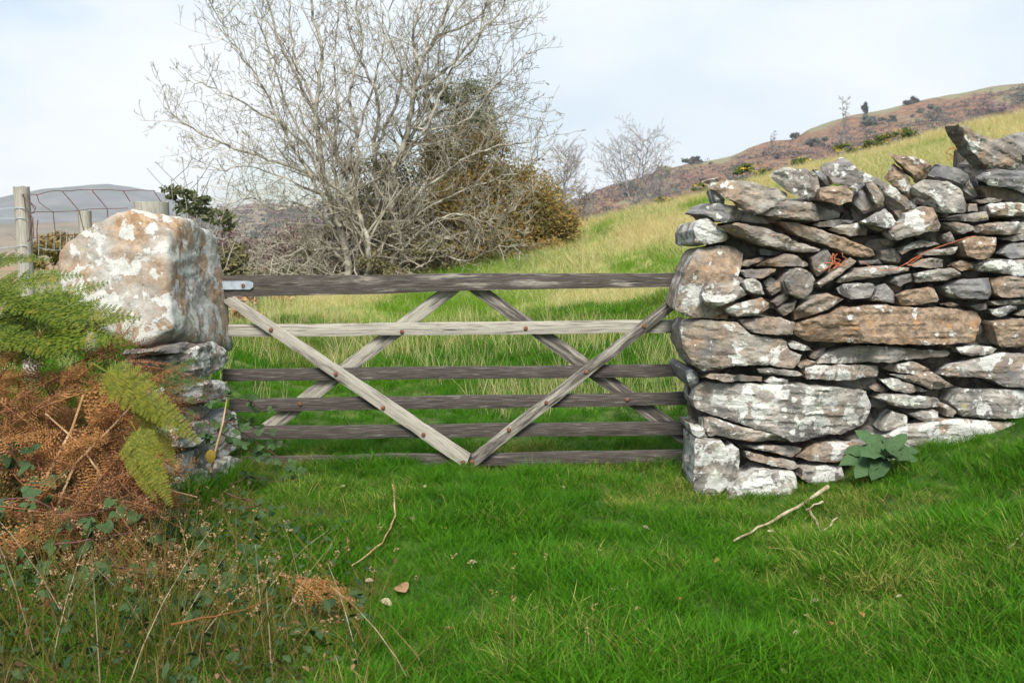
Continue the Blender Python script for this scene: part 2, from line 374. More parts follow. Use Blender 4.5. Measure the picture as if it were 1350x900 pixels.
RED = [(560, 330), (700, 290), (760, 265), (800, 246), (850, 232), (900, 217), (960, 205), (985, 194), (1010, 186), (1040, 184), (1060, 172), (1085, 163), (1110, 154),
       (1150, 146), (1200, 133), (1250, 124), (1290, 115), (1350, 108), (1500, 90), (1800, 70)]
hill("bracken_hill", RED, 95, 330, -.03, M_REDHILL, 3.0, 320, 60)
hill("moor_ridge", [(-500, 300), (0, 296), (150, 292), (230, 288), (300, 280), (340, 268), (400, 270), (460, 276), (560, 282), (700, 284), (800, 290), (900, 300)], 260, 520, -.05, M_PALEHILL, 4)
hill("mountain", [(-700, 300), (-200, 285), (0, 263), (60, 250), (110, 246), (150, 243), (180, 246), (215, 254), (260, 268), (310, 280), (420, 291), (700, 299)], 640, 1080, -.03, M_MOUNT, 8)

M_RUBBLE = simple('shade_dark_rubble', (.05, .044, .038), (.15, .135, .115), 14, .015)  # colour kept dark to paint shade behind the wall and pier joints

# ------------------------------------------------------------------ stones
def stone(poly, name, parent, p0, n, push=0.0, depth=.3, col=(.3, .5, .1), seed=0, up=.16, res=.014, mat=None, bulge=.0, slope=1.0, gap=.0035):
    """a stone whose visible face has this outline; the face is broken into planes and the block runs back into the wall"""
    rg = random.Random(seed * 7 + 1)
    n = n.normalized(); U = Vector((-n.y, n.x, 0)).normalized(); Vv = n.cross(U) * -1
    if Vv.z < 0: Vv = -Vv
    p0 = p0 + n * push
    P = []
    for q in poly:
        w = on_plane(q[0], q[1], p0, n) - p0
        P.append(Vector((w.dot(U), w.dot(Vv))))
    area = sum(P[i].x * P[(i + 1) % len(P)].y - P[(i + 1) % len(P)].x * P[i].y for i in range(len(P)))
    if area < 0: P.reverse()
    c = sum(P, Vector((0, 0))) / len(P)
    # chip the corners, then resample
    Q = []
    for i in range(len(P)):
        a, b2, d = P[i - 1], P[i], P[(i + 1) % len(P)]
        Q += [b2.lerp(a, .09), b2.lerp(d, .09)]
    out = []
    for i in range(len(Q)):
        a, b2 = Q[i], Q[(i + 1) % len(Q)]; k = max(1, int((b2 - a).length / res))
        out += [a.lerp(b2, j / k) for j in range(k)]
    o3 = seed * 3.17
    out = [p + Vector((noise.noise(Vector((p.x * 30, p.y * 30, o3))), noise.noise(Vector((p.x * 30, p.y * 30, o3 + 9))))) * .006 + Vector((noise.noise(Vector((p.x * 85, p.y * 85, o3))), noise.noise(Vector((p.x * 85, p.y * 85, o3 + 5))))) * .003 for p in out]
    nn_ = len(out); ins = []
    for i in range(nn_):
        tt_ = out[(i + 1) % nn_] - out[i - 1]; tt_ = tt_.normalized() if tt_.length > 1e-9 else Vector((1, 0))
        ins.append(out[i] + Vector((-tt_.y, tt_.x)) * gap)
    out = ins
    A = np.array(out); nb = len(out)
    mn, mx = A.min(0), A.max(0); size = mx - mn
    pts = [Vector(p) for p in out]
    B = np.roll(A, -1, 0)
    def dist(px_, py_):
        d = B - A; w = np.array([px_, py_]) - A
        tt = np.clip((w * d).sum(1) / np.maximum((d * d).sum(1), 1e-12), 0, 1)
        return float(np.sqrt(((w - d * tt[:, None]) ** 2).sum(1)).min())
    def inside(x, y):
        r = False; j = nb - 1
        for i in range(nb):
            if (A[i, 1] > y) != (A[j, 1] > y) and x < (A[j, 0] - A[i, 0]) * (y - A[i, 1]) / (A[j, 1] - A[i, 1]) + A[i, 0]: r = not r
            j = i
        return r
    y = mn[1] + res * .5
    while y < mx[1]:
        x = mn[0] + res * .5
        while x < mx[0]:
            qx, qy = x + rg.uniform(-.3, .3) * res, y + rg.uniform(-.3, .3) * res
            if inside(qx, qy) and dist(qx, qy) > res * .55: pts.append(Vector((qx, qy)))
            x += res
        y += res
    vs, _, fs, *_r = geometry.delaunay_2d_cdt(pts, [], [list(range(nb))], 1, 1e-6)
    if len(vs) < nb or len(fs) == 0: return None
    # main axis for cleavage layers
    dA = A - A.mean(0); ev, evec = np.linalg.eigh(dA.T @ dA); ax = evec[:, 1]; cr_ = np.array([-ax[1], ax[0]])
    half = max(.02, math.sqrt(ev[0] / nb) * 1.6)
    planes = [(rg.uniform(-.16, .16), rg.uniform(-.16, .12), 0)]
    for k in range(3):
        an = rg.uniform(0, 6.283); sl = rg.uniform(.5, 1.6) * slope; rr = rg.uniform(.65, 1.4)
        planes.append((-math.cos(an) * sl, -math.sin(an) * sl, sl * rr * half))
    planes.append((rg.uniform(-.2, .2), -rg.uniform(up, up * 4), rg.uniform(.15, .6) * half))      # a face that looks up
    bev = min(.008, half * .3)
    V = []
    for p in vs:
        dx, dy = p.x - c.x, p.y - c.y; d = dist(p.x, p.y)
        h = min(a * dx + b2 * dy + e for a, b2, e in planes)
        h = max(h, -half * 1.1)
        s = dx * cr_[0] + dy * cr_[1]; l = dx * ax[0] + dy * ax[1]
        h += noise.noise(Vector((s * 55, l * 5, o3 + 20))) * .008 + (math.floor(s * 42 + noise.noise(Vector((l * 6, s * 10, o3))) * 1.6) % 3 - 1) * .0022 + noise.noise(Vector((p.x * 18, p.y * 18, o3))) * .007 + noise.noise(Vector((p.x * 60, p.y * 60, o3))) * .0025
        k = max(0, 1 - d / bev); h -= bev * .8 * (1 - math.sqrt(max(0, 1 - k * k)))
        if bulge: h += bulge * (1 - math.exp(-d / .12))
        V.append(p0 + U * p.x + Vv * p.y + n * h)
    Fc = [tuple(f) for f in fs]
    ed = {}
    for f in Fc:
        for i in range(3):
            a, b2 = f[i], f[(i + 1) % 3]; ed[(a, b2)] = 1
    bd = {a: b2 for (a, b2) in ed if (b2, a) not in ed}
    st = next(iter(bd)); loop = [st]
    while True:
        k = bd.get(loop[-1])
        if k is None or k == st or len(loop) > 2000: break
        loop.append(k)
    prev = loop
    cw = p0 + U * c.x + Vv * c.y
    sk = Vector((rg.uniform(-.06, .06), 0, rg.uniform(-.03, .03)))
    for r_i, (dp, s) in enumerate(((.12, 1.0), (.45, 1.0), (.8, .96), (1.0, .8))):
        cur = []
        for vi in loop:
            w = V[vi]; rel = w - cw; hh = rel.dot(n); rel = rel - n * hh
            q = cw + rel * s - n * (depth * dp) + n * hh * max(0, 1 - dp * 2) + sk * dp
            q += Vector((noise.noise(q * 14 + Vector((o3, 0, 0))), noise.noise(q * 14 + Vector((0, o3, 0))), noise.noise(q * 14 + Vector((0, 0, o3))))) * .012
            V.append(q); cur.append(len(V) - 1)
        L = len(loop)
        for i in range(L):
            Fc.append((prev[(i + 1) % L], prev[i], cur[i], cur[(i + 1) % L]))
        prev = cur
    Fc.append(tuple(prev))
    ob = mesh(name, V, Fc, mat or M_STONE, parent, smooth=14)
    ob.color = (col[0], col[1], col[2], 1)
    return ob

WALL = [  # outline in the wall's face, colour key, how far it stands forward (m), depth (m)
 ("g", 0.06, .40, [(933,240),(960,236),(993,240),(1017,246),(1040,253),(1041,262),(1024,272),(1003,283),(985,279),(972,268),(955,261),(943,250)]),
 ("g", 0.05, .40, [(1000,282),(1006,264),(1030,261),(1055,263),(1080,268),(1114,279),(1113,287),(1080,292),(1043,289)]),
 ("s", 0.00, .30, [(937,247),(943,250),(957,262),(958,269),(943,266)]),
 ("s", 0.02, .40, [(923,281),(932,272),(945,266),(973,271),(984,281),(978,291),(955,294),(943,292),(935,285)]),
 ("d", -.02, .30, [(977,284),(987,280),(1008,287),(1016,292),(1009,296),(977,292)]),
 ("w", 0.00, .45, [(918,290),(932,286),(943,293),(956,304),(967,314),(953,320),(930,323),(916,319),(914,302)]),
 ("g", 0.06, .35, [(945,297),(970,293),(1003,298),(1040,310),(1047,315),(1087,328),(1083,332),(1063,333),(1037,330),(1005,322),(973,312),(950,303)]),
 ("o", 0.05, .35, [(1033,290),(1055,293),(1075,299),(1100,308),(1130,317),(1155,327),(1159,336),(1147,341),(1123,336),(1093,325),(1063,314),(1045,303)]),
 ("t", 0.01, .30, [(1093,301),(1107,296),(1137,293),(1148,301),(1147,310),(1120,312),(1098,305)]),
 ("d", 0.00, .30, [(1070,296),(1085,291),(1105,288),(1133,290),(1120,295),(1095,300),(1080,300)]),
 ("w", 0.06, .28, [(1017,232),(1022,224),(1032,220),(1058,222),(1078,232),(1080,248),(1073,262),(1058,262),(1043,255),(1027,244)]),
 ("s", 0.02, .25, [(1073,222),(1082,223),(1101,243),(1091,245),(1080,235)]),
 ("p", 0.03, .28, [(1083,223),(1118,208),(1132,222),(1142,245),(1128,255),(1115,245),(1100,243)]),
 ("o", 0.07, .28, [(1080,250),(1090,245),(1118,244),(1127,253),(1123,267),(1107,271),(1080,264)]),
 ("d", -.03, .25, [(1126,256),(1142,247),(1150,263),(1157,275),(1140,284),(1123,268)]),
 ("w", 0.04, .20, [(1142,240),(1155,240),(1168,260),(1167,272),(1158,275),(1150,260)]),
 ("w", 0.02, .30, [(1132,221),(1147,227),(1167,237),(1182,249),(1205,263),(1214,271),(1198,277),(1185,267),(1168,257),(1160,244),(1142,238)]),
 ("p", 0.06, .25, [(1133,292),(1150,283),(1170,273),(1185,295),(1174,302),(1155,298)]),
 ("b", -.02, .20, [(1177,278),(1188,272),(1198,278),(1187,293)]),
 ("b", 0.05, .30, [(1172,201),(1183,202),(1222,210),(1230,217),(1223,233),(1210,241),(1200,228),(1183,213)]),
 ("b", 0.02, .30, [(1167,233),(1180,214),(1192,222),(1205,245),(1212,257),(1203,262),(1182,247)]),
 ("m", 0.07, .35, [(1206,246),(1223,235),(1252,238),(1273,247),(1276,267),(1275,280),(1245,282),(1232,263),(1213,253)]),
 ("s", 0.02, .35, [(1232,220),(1240,212),(1267,222),(1283,232),(1297,257),(1293,258),(1275,247),(1262,241),(1228,230)]),
 ("g", 0.05, .30, [(1261,163),(1266,166),(1272,163),(1285,175),(1310,183),(1322,181),(1338,183),(1350,197),(1352,222),(1317,223),(1300,218),(1282,200),(1270,180)]),
 ("s", -.10, .30, [(1322,181),(1335,175),(1352,173),(1376,172),(1380,190),(1372,215),(1352,218),(1338,190)]),
 ("s", 0.06, .40, [(1287,235),(1298,228),(1322,223),(1350,225),(1376,226),(1376,250),(1350,255),(1327,247),(1305,245)]),
 ("d", -.04, .30, [(1290,243),(1325,248),(1355,258),(1372,262),(1350,268),(1300,262)]),
 ("w", 0.10, .30, [(1174,307),(1177,300),(1192,293),(1197,280),(1225,270),(1235,273),(1240,285),(1247,295),(1245,305),(1225,306),(1200,313),(1182,318)]),
 ("t", 0.03, .30, [(1250,290),(1275,282),(1303,277),(1305,290),(1290,293),(1268,292)]),
 ("w", 0.04, .30, [(1304,268),(1332,265),(1372,270),(1372,284),(1340,285),(1306,284)]),
 ("g", 0.00, .30, [(1285,263),(1305,260),(1326,262),(1322,267),(1305,268),(1292,268)]),
 ("b", 0.00, .25, [(1277,268),(1290,268),(1291,278),(1277,280)]),
 ("m", 0.03, .30, [(1248,293),(1258,291),(1285,297),(1287,303),(1272,309),(1262,306)]),
 ("m", 0.04, .35, [(1287,297),(1305,293),(1325,292),(1376,291),(1376,307),(1322,310),(1290,306)]),
 ("d", 0.00, .25, [(1242,309),(1253,304),(1265,322),(1255,322),(1245,317)]),
 ("w", 0.04, .30, [(1187,333),(1195,323),(1218,315),(1245,321),(1232,325),(1208,328),(1190,336)]),
 ("g", 0.02, .30, [(1208,335),(1218,330),(1245,327),(1268,324),(1262,336),(1225,338)]),
 ("g", 0.03, .30, [(1198,349),(1215,342),(1228,339),(1248,341),(1248,352),(1232,354),(1208,352)]),
 ("d", -.05, .20, [(1160,318),(1173,312),(1180,322),(1165,326)]),
 ("w", -.01, .22, [(1162,330),(1180,326),(1190,340),(1187,347),(1165,343)]),
 ("d", -.02, .20, [(1130,343),(1160,341),(1166,348),(1135,349)]),
 ("g", 0.03, .35, [(1105,372),(1113,363),(1130,355),(1167,349),(1202,352),(1200,358),(1167,364),(1110,374)]),
 ("g", 0.05, .30, [(1078,373),(1100,357),(1123,338),(1132,345),(1117,357),(1093,373),(1083,380)]),
 ("t", 0.03, .30, [(1069,338),(1091,328),(1098,337),(1097,353),(1077,366),(1072,350)]),
 ("g", 0.07, .35, [(1034,370),(1047,352),(1057,352),(1072,360),(1077,368),(1073,383),(1062,394),(1042,388),(1037,380)]),
 ("o", 0.00, .30, [(994,350),(1033,333),(1048,335),(1070,347),(1068,351),(1033,352)]),
 ("g", -.01, .30, [(975,350),(982,342),(1007,338),(1011,341),(995,349),(987,353)]),
 ("t", 0.02, .30, [(973,355),(1027,353),(1023,360),(1003,368),(983,367),(977,360)]),
 ("d", 0.00, .25, [(956,362),(967,361),(982,367),(978,374),(963,369)]),
 ("w", 0.06, .25, [(979,372),(984,367),(993,365),(1005,372),(1012,389),(993,387),(983,382)]),
 ("w", 0.09, .30, [(924,388),(932,372),(957,371),(977,377),(990,389),(967,398),(943,407),(930,402)]),
 ("k", 0.06, .30, [(950,407),(980,397),(1005,391),(1018,400),(1017,408),(995,417),(973,418),(962,413)]),
 ("g", 0.05, .35, [(977,422),(1025,417),(1052,425),(1047,443),(1025,442),(995,440),(983,432)]),
 ("d", -.02, .20, [(1012,382),(1035,367),(1037,378),(1020,391)]),
 ("d", -.01, .20, [(1018,397),(1035,385),(1043,393),(1025,404)]),
 ("g", 0.01, .20, [(1026,408),(1032,402),(1053,395),(1048,408),(1035,418)]),
 ("t", 0.05, .35, [(1048,411),(1062,398),(1080,387),(1092,386),(1117,394),(1098,406),(1075,415),(1052,424)]),
 ("s", 0.03, .30, [(1105,380),(1113,374),(1150,372),(1158,378),(1148,393),(1122,395),(1110,388)]),
 ("s", 0.03, .30, [(1157,380),(1168,372),(1180,385),(1182,401),(1150,395)]),
 ("d", 0.01, .30, [(1175,373),(1180,364),(1203,360),(1204,370),(1187,379)]),
 ("g", 0.05, .35, [(1203,360),(1232,354),(1258,352),(1270,363),(1248,370),(1210,374)]),
 ("o", 0.05, .30, [(1182,387),(1203,380),(1237,377),(1241,397),(1208,403),(1190,403)]),
 ("b", 0.02, .30, [(1255,348),(1267,343),(1283,346),(1284,355),(1267,359)]),
 ("m", 0.05, .35, [(1284,348),(1317,341),(1376,342),(1376,363),(1340,365),(1318,360),(1285,355)]),
 ("o", 0.06, .30, [(1267,318),(1280,311),(1317,312),(1318,318),(1313,333),(1307,342),(1288,342),(1275,338)]),
 ("g", 0.01, .30, [(1320,315),(1345,309),(1376,305),(1376,313),(1340,319)]),
 ("d", 0.02, .30, [(1317,335),(1328,322),(1376,316),(1376,341),(1330,341)]),
 ("s", 0.05, .35, [(1245,377),(1268,368),(1308,365),(1314,377),(1312,390),(1302,395),(1267,393),(1252,385)]),
 ("t", 0.05, .35, [(1311,366),(1325,363),(1376,366),(1376,391),(1322,393),(1314,387)]),
 ("b", -.01, .20, [(1242,402),(1252,397),(1267,401),(1258,406)]),
 ("d", -.02, .20, [(1277,403),(1305,398),(1306,408),(1292,410)]),
 ("g", 0.02, .30, [(1307,397),(1325,394),(1376,394),(1376,401),(1313,403)]),
 ("s", 0.03, .30, [(1307,408),(1328,402),(1347,403),(1346,409),(1318,419),(1308,415)]),
 ("g", 0.02, .30, [(1343,417),(1352,408),(1376,405),(1376,419)]),
 ("O", 0.09, .45, [(1052,434),(1056,426),(1093,414),(1122,404),(1158,401),(1192,405),(1258,406),(1302,411),(1307,424),(1293,453),(1225,456),(1158,453),(1110,453),(1070,452),(1053,443)]),
 ("o", 0.05, .35, [(1307,425),(1325,421),(1376,421),(1376,457),(1318,459)]),
 ("E", 0.03, .55, [(920,327),(955,322),(973,325),(984,334),(980,350),(974,366),(980,385),(960,410),(940,421),(913,420),(890,409),(894,383),(906,353)]),
 ("q", 0.04, .55, [(899,432),(905,420),(930,421),(973,424),(981,432),(992,441),(1038,447),(1043,461),(1060,469),(1058,478),(1046,487),(1013,482),(965,483),(930,491),(914,482),(902,458)]),
 ("g", 0.06, .35, [(930,496),(937,492),(960,492),(1008,497),(1008,504),(960,504),(935,500)]),
 ("g", 0.05, .35, [(999,487),(1013,486),(1055,490),(1061,495),(1055,497),(1003,494)]),
 ("w", 0.04, .30, [(1009,504),(1018,496),(1042,500),(1042,507),(1022,508)]),
 ("s", -.08, .40, [(904,490),(910,484),(924,493),(922,508),(914,514),(906,505)]),
 ("L", 0.07, .55, [(917,532),(921,515),(935,507),(980,506),(1047,508),(1103,511),(1150,517),(1162,540),(1153,564),(1113,578),(1098,575),(1063,583),(1047,584),(1020,572),(983,562),(947,552),(922,544)]),
 ("k", 0.05, .45, [(930,553),(945,552),(983,563),(1027,570),(1053,581),(1038,584),(997,583),(947,577),(937,578),(930,568)]),
 ("w", 0.01, .45, [(910,562),(929,562),(931,570),(936,578),(920,578),(912,570)]),
 ("W", 0.05, .50, [(916,578),(935,580),(952,582),(958,589),(966,585),(976,592),(976,628),(960,645),(948,654),(922,656),(914,645)]),
 ("w", 0.05, .35, [(983,595),(1007,600),(1047,607),(1058,615),(1050,621),(1020,615),(988,607)]),
 ("m", 0.02, .35, [(978,586),(997,588),(1023,586),(1060,590),(1058,598),(1047,605),(1025,598),(993,593)]),
 ("v", 0.05, .35, [(1052,606),(1065,594),(1078,584),(1105,585),(1138,588),(1140,602),(1105,610),(1070,609)]),
 ("W", 0.09, .40, [(962,645),(973,632),(988,627),(997,620),(1030,620),(1050,625),(1052,645),(1030,665),(985,672),(958,665)]),
 ("w", 0.04, .30, [(1058,617),(1088,613),(1112,613),(1118,632),(1075,640),(1056,632)]),
 ("m", 0.05, .40, [(1080,481),(1088,470),(1108,460),(1150,455),(1180,457),(1215,461),(1256,463),(1261,467),(1256,472),(1228,474),(1158,479),(1120,481)]),
 ("w", 0.05, .35, [(1064,493),(1066,484),(1093,482),(1162,482),(1165,493),(1162,498),(1123,502),(1067,502)]),
 ("g", 0.03, .35, [(1167,488),(1175,480),(1210,477),(1233,487),(1218,494),(1188,492)]),
 ("m", 0.06, .35, [(1175,494),(1203,495),(1230,491),(1241,496),(1265,510),(1245,515),(1225,513),(1200,504)]),
 ("m", 0.03, .35, [(1161,501),(1178,498),(1200,505),(1225,514),(1232,517),(1200,519),(1178,516)]),
 ("m", 0.05, .35, [(1161,525),(1175,519),(1218,521),(1242,525),(1248,535),(1242,539),(1195,539),(1180,535)]),
 ("m", 0.04, .25, [(1159,567),(1175,541),(1198,547),(1198,557),(1187,565),(1168,569)]),
 ("m", 0.04, .25, [(1200,545),(1218,541),(1240,542),(1240,554),(1220,557),(1208,552)]),
 ("w", 0.03, .20, [(1248,538),(1256,535),(1262,543),(1257,551),(1249,550)]),
 ("L", 0.07, .45, [(1255,532),(1270,512),(1308,512),(1376,516),(1376,552),(1308,553),(1273,551)]),
 ("L", 0.06, .45, [(1242,494),(1252,485),(1275,477),(1305,468),(1322,464),(1376,466),(1376,509),(1322,511),(1307,500),(1283,498),(1255,498)]),
 ("m", 0.03, .30, [(1262,457),(1285,455),(1313,457),(1317,460),(1308,467),(1280,470),(1267,468)]),
 ("W", 0.08, .45, [(1160,578),(1188,565),(1242,553),(1275,552),(1325,557),(1376,560),(1376,600),(1240,612),(1170,612)]),
 ("g", 0.01, .25, [(1039,453),(1047,449),(1067,457),(1072,462),(1062,463),(1043,460)]),
 ("d", -.03, .20, [(1068,472),(1073,463),(1092,457),(1087,468),(1075,474)]),
 ("g", 0.00, .25, [(1053,483),(1063,476),(1078,477),(1077,482),(1057,486)]),
 ("d", -.03, .20, [(1147,512),(1160,505),(1173,513),(1173,518),(1153,517)]),
 ("d", -.05, .20, [(1002,327),(1033,331),(1025,338),(1003,336)]),
 ("s", -.06, .15, [(1006,370),(1017,364),(1026,370),(1022,377),(1010,379)]),
 ("d", -.03, .20, [(938,410),(953,407),(962,417),(958,422),(940,422)]),
 ("s", -.14, .30, [(1268,214),(1300,206),(1376,204),(1376,236),(1290,240)]), ("d", -.12, .30, [(1222,240),(1290,233),(1302,264),(1228,264)]), ("d", -.12, .3, [(1118,262),(1160,257),(1178,288),(1124,294)]),
 ("s", -.12, .30, [(1178,242),(1230,240),(1236,270),(1190,272)]), ("d", -.10, .30, [(944,270),(1000,280),(1062,288),(1000,298),(948,292)]), ("s", -.14, .3, [(1040,262),(1085,258),(1120,268),(1118,282),(1050,280)]),
]
KEY = {'g': (.3, .34, .04), 's': (.08, .32, .5), 'd': (.3, .12, .5), 'w': (.3, .66, 0), 'o': (.72, .28, 0), 't': (.36, .34, .05), 'p': (.05, .45, .3),  # d: recessed and underside stones, their shade put into the colour
       'b': (.65, .4, .25), 'm': (.28, .56, .12), 'k': (.45, .5, 0), 'O': (1.0, .3, 0), 'E': (.6, .46, 0), 'q': (.32, .46, .06), 'L': (.22, .72, .08),
       'W': (.2, .98, 0), 'v': (.65, .8, 0)}
WN = Vector((-.02, -1, .04)).normalized(); WP = Vector((1.9, 5.62, .9))
wall = thing("dry_stone_wall", (1.9, 5.85, .1), "ruinous dry stone wall of lichened slate to the right of the gate", "wall")
for i, (k, push, dep, poly) in enumerate(WALL):
    kc = KEY[k]; rj = random.Random(i)
    cc = tuple(min(1, max(0, a + rj.uniform(-.12, .12))) for a in kc)
    mid = sum(q[1] for q in poly) / len(poly); top = min(q[1] for q in poly)
    d_ = .10 if top < 240 and mid < 266 else dep + .12
    stone(poly, "stone", wall, WP, WN, push, d_, cc, i + 1, slope=.35 if k in "LWOEq" else .85)
# the hearting behind the face, loose rubble coloured dark as shade in the joints
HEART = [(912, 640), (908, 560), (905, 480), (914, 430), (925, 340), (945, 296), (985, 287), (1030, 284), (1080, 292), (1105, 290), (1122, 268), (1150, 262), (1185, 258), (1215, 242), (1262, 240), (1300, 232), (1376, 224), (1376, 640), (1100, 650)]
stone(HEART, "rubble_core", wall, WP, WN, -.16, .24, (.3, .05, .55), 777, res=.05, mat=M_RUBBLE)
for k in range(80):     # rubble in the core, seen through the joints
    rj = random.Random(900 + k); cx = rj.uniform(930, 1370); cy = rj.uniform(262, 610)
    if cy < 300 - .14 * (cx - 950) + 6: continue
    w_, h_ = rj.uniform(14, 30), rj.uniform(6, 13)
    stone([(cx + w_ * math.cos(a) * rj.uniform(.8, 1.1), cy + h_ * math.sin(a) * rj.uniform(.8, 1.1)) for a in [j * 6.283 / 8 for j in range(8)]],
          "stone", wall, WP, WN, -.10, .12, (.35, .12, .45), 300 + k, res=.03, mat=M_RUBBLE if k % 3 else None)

# boulder on the pier at the hinge side
BF = [(72,340),(90,318),(112,302),(140,284),(162,275),(200,271),(228,273),(237,296),(241,345),(243,400),(236,436),(226,458),(205,462),(185,456),(160,470),(120,474),(95,440),(78,390)]
bn = Vector((-.12, -1, .22)).normalized(); bp = Vector((-2.1, 5.36, 1.15))
boulder = None
def make_boulder():
    """lump with a sloping front, a flat right flank that runs back and a rounded top"""
    rg = random.Random(5)
    fr = [on_plane(x, y, bp, bn) for x, y in BF]
    cen = sum(fr, Vector()) / len(fr)
    bm = bmesh.new(); bmesh.ops.create_icosphere(bm, subdivisions=6, radius=1)
    right_x, depth = .14, .78
    # support planes: (normal, point)
    hs = []
    U = Vector((1, -.12, 0)).normalized()
    L = len(fr)
    for i in range(L):
        a, b2 = fr[i], fr[(i + 1) % L]; e = b2 - a
        nn = e.cross(bn)
        if nn.dot((a + b2) / 2 - cen) < 0: nn = -nn
        nn = nn.normalized()
        flank = nn.x > .6
        if flank: nn = Vector((1, -.06, .08)).normalized()
        elif nn.x < -.4: nn = (nn + Vector((0, .25, 0))).normalized()
        hs.append((nn, (a + b2) / 2 - (Vector((.018, 0, 0)) if flank else Vector())))
    hs.append((bn, cen)); hs.append((Vector((0, 1, .1)).normalized(), cen + Vector((0, depth, 0))))
    hs.append((Vector((.55, -.3, .8)).normalized(), at(262, 284, 5.8)))
    hs.append((Vector((-.3, -.6, .75)).normalized(), at(150, 296, 5.36)))
    hs.append((Vector((.75, .1, .65)).normalized(), at(283, 305, 6.0)))
    core = cen + Vector((0, .35, 0))
    for v in bm.verts:
        d = v.co.normalized(); ds = []
        for nn, p in hs:
            q = nn.dot(d)
            if q > 1e-4: ds.append((p - core).dot(nn) / q)
        ds = sorted(x for x in ds if x > 0)
        m_ = ds[0]; sft = -math.log(sum(math.exp(-60 * (x - m_)) for x in ds[:4])) / 60 + m_
        p = core + d * sft
        p += d * (noise.fractal(p * 2.5, 1, 2, 3) * .022 + abs(noise.noise(p * 7)) * .012 + noise.fractal(p * 22, 1, 2, 4) * .008)
        v.co = p
    me = bpy.data.meshes.new("boulder"); bm.to_mesh(me); bm.free(); me.materials.append(M_BOULDER); me.shade_smooth()
    o = link("boulder", me); return o
boulder = make_boulder(); boulder.color = (.44, .74, 0, 1)
tag(boulder, "huge pale lichen-blotched boulder sitting on the stone pier left of the gate", "boulder")

pier = thing("stone_pier", (-2.05, 5.7, .3), "low rough stone pier under the big boulder, half hidden by ferns", "pier")
PF = [("w", [(157,468),(175,461),(205,454),(213,466),(195,470),(160,474)]), ("w", [(163,475),(190,471),(217,468),(222,477),(205,487),(165,482)]),
      ("g", [(160,486),(205,488),(236,490),(230,515),(160,515)]), ("d", [(150,518),(228,518),(234,556),(150,558)]), ("g", [(150,562),(232,558),(236,600),(150,606)]),
      ("m", [(180,610),(226,602),(238,618),(236,668),(180,668)])]
for i, (k, poly) in enumerate(PF):
    stone(poly, "stone", pier, Vector((-2.0, 5.42, .8)), Vector((-.05, -1, .1)), 0, .4, KEY[k], 400 + i)
# flank of the pier that faces the gateway
fp0 = at(240, 500, 5.42); fp1 = at(298, 500, 6.02); e = fp1 - fp0; fn = Vector((e.y, -e.x, 0)).normalized()
PR = [("d", [(213,463),(245,449),(260,453),(257,463),(225,467)]), ("L", [(236,476),(245,463),(265,453),(286,449),(297,458),(299,478),(290,487),(262,500),(240,500)]),
      ("W", [(232,512),(255,506),(280,499),(299,502),(300,512),(296,531),(260,530),(236,527)]), ("L", [(238,535),(270,532),(292,534),(285,545),(262,552),(240,560)]),
      ("W", [(283,550),(293,537),(302,543),(306,575),(303,592),(290,605),(278,592)]), ("W", [(238,566),(262,555),(280,553),(277,578),(262,588),(240,592)]),
      ("L", [(236,598),(262,590),(275,597),(266,613),(240,632)]), ("L", [(238,632),(262,615),(276,622),(276,672),(236,676)]),
      ("L", [(277,612),(300,600),(316,606),(321,640),(319,668),(283,674)])]
for i, (k, poly) in enumerate(PR):
    o = stone([(x + max(0, x - 252) * .14, y) for x, y in poly], "stone", pier, fp0, fn, .02 + .025 * (i % 3), .32, KEY[k], 430 + i, up=.1, slope=.35)
stone([(165,480),(236,480),(240,680),(165,680)], "rubble_core", pier, Vector((-2.0, 5.42, .8)), Vector((-.05, -1, .1)), -.12, .5, (.3, .05, .5), 460, res=.05, mat=M_RUBBLE)

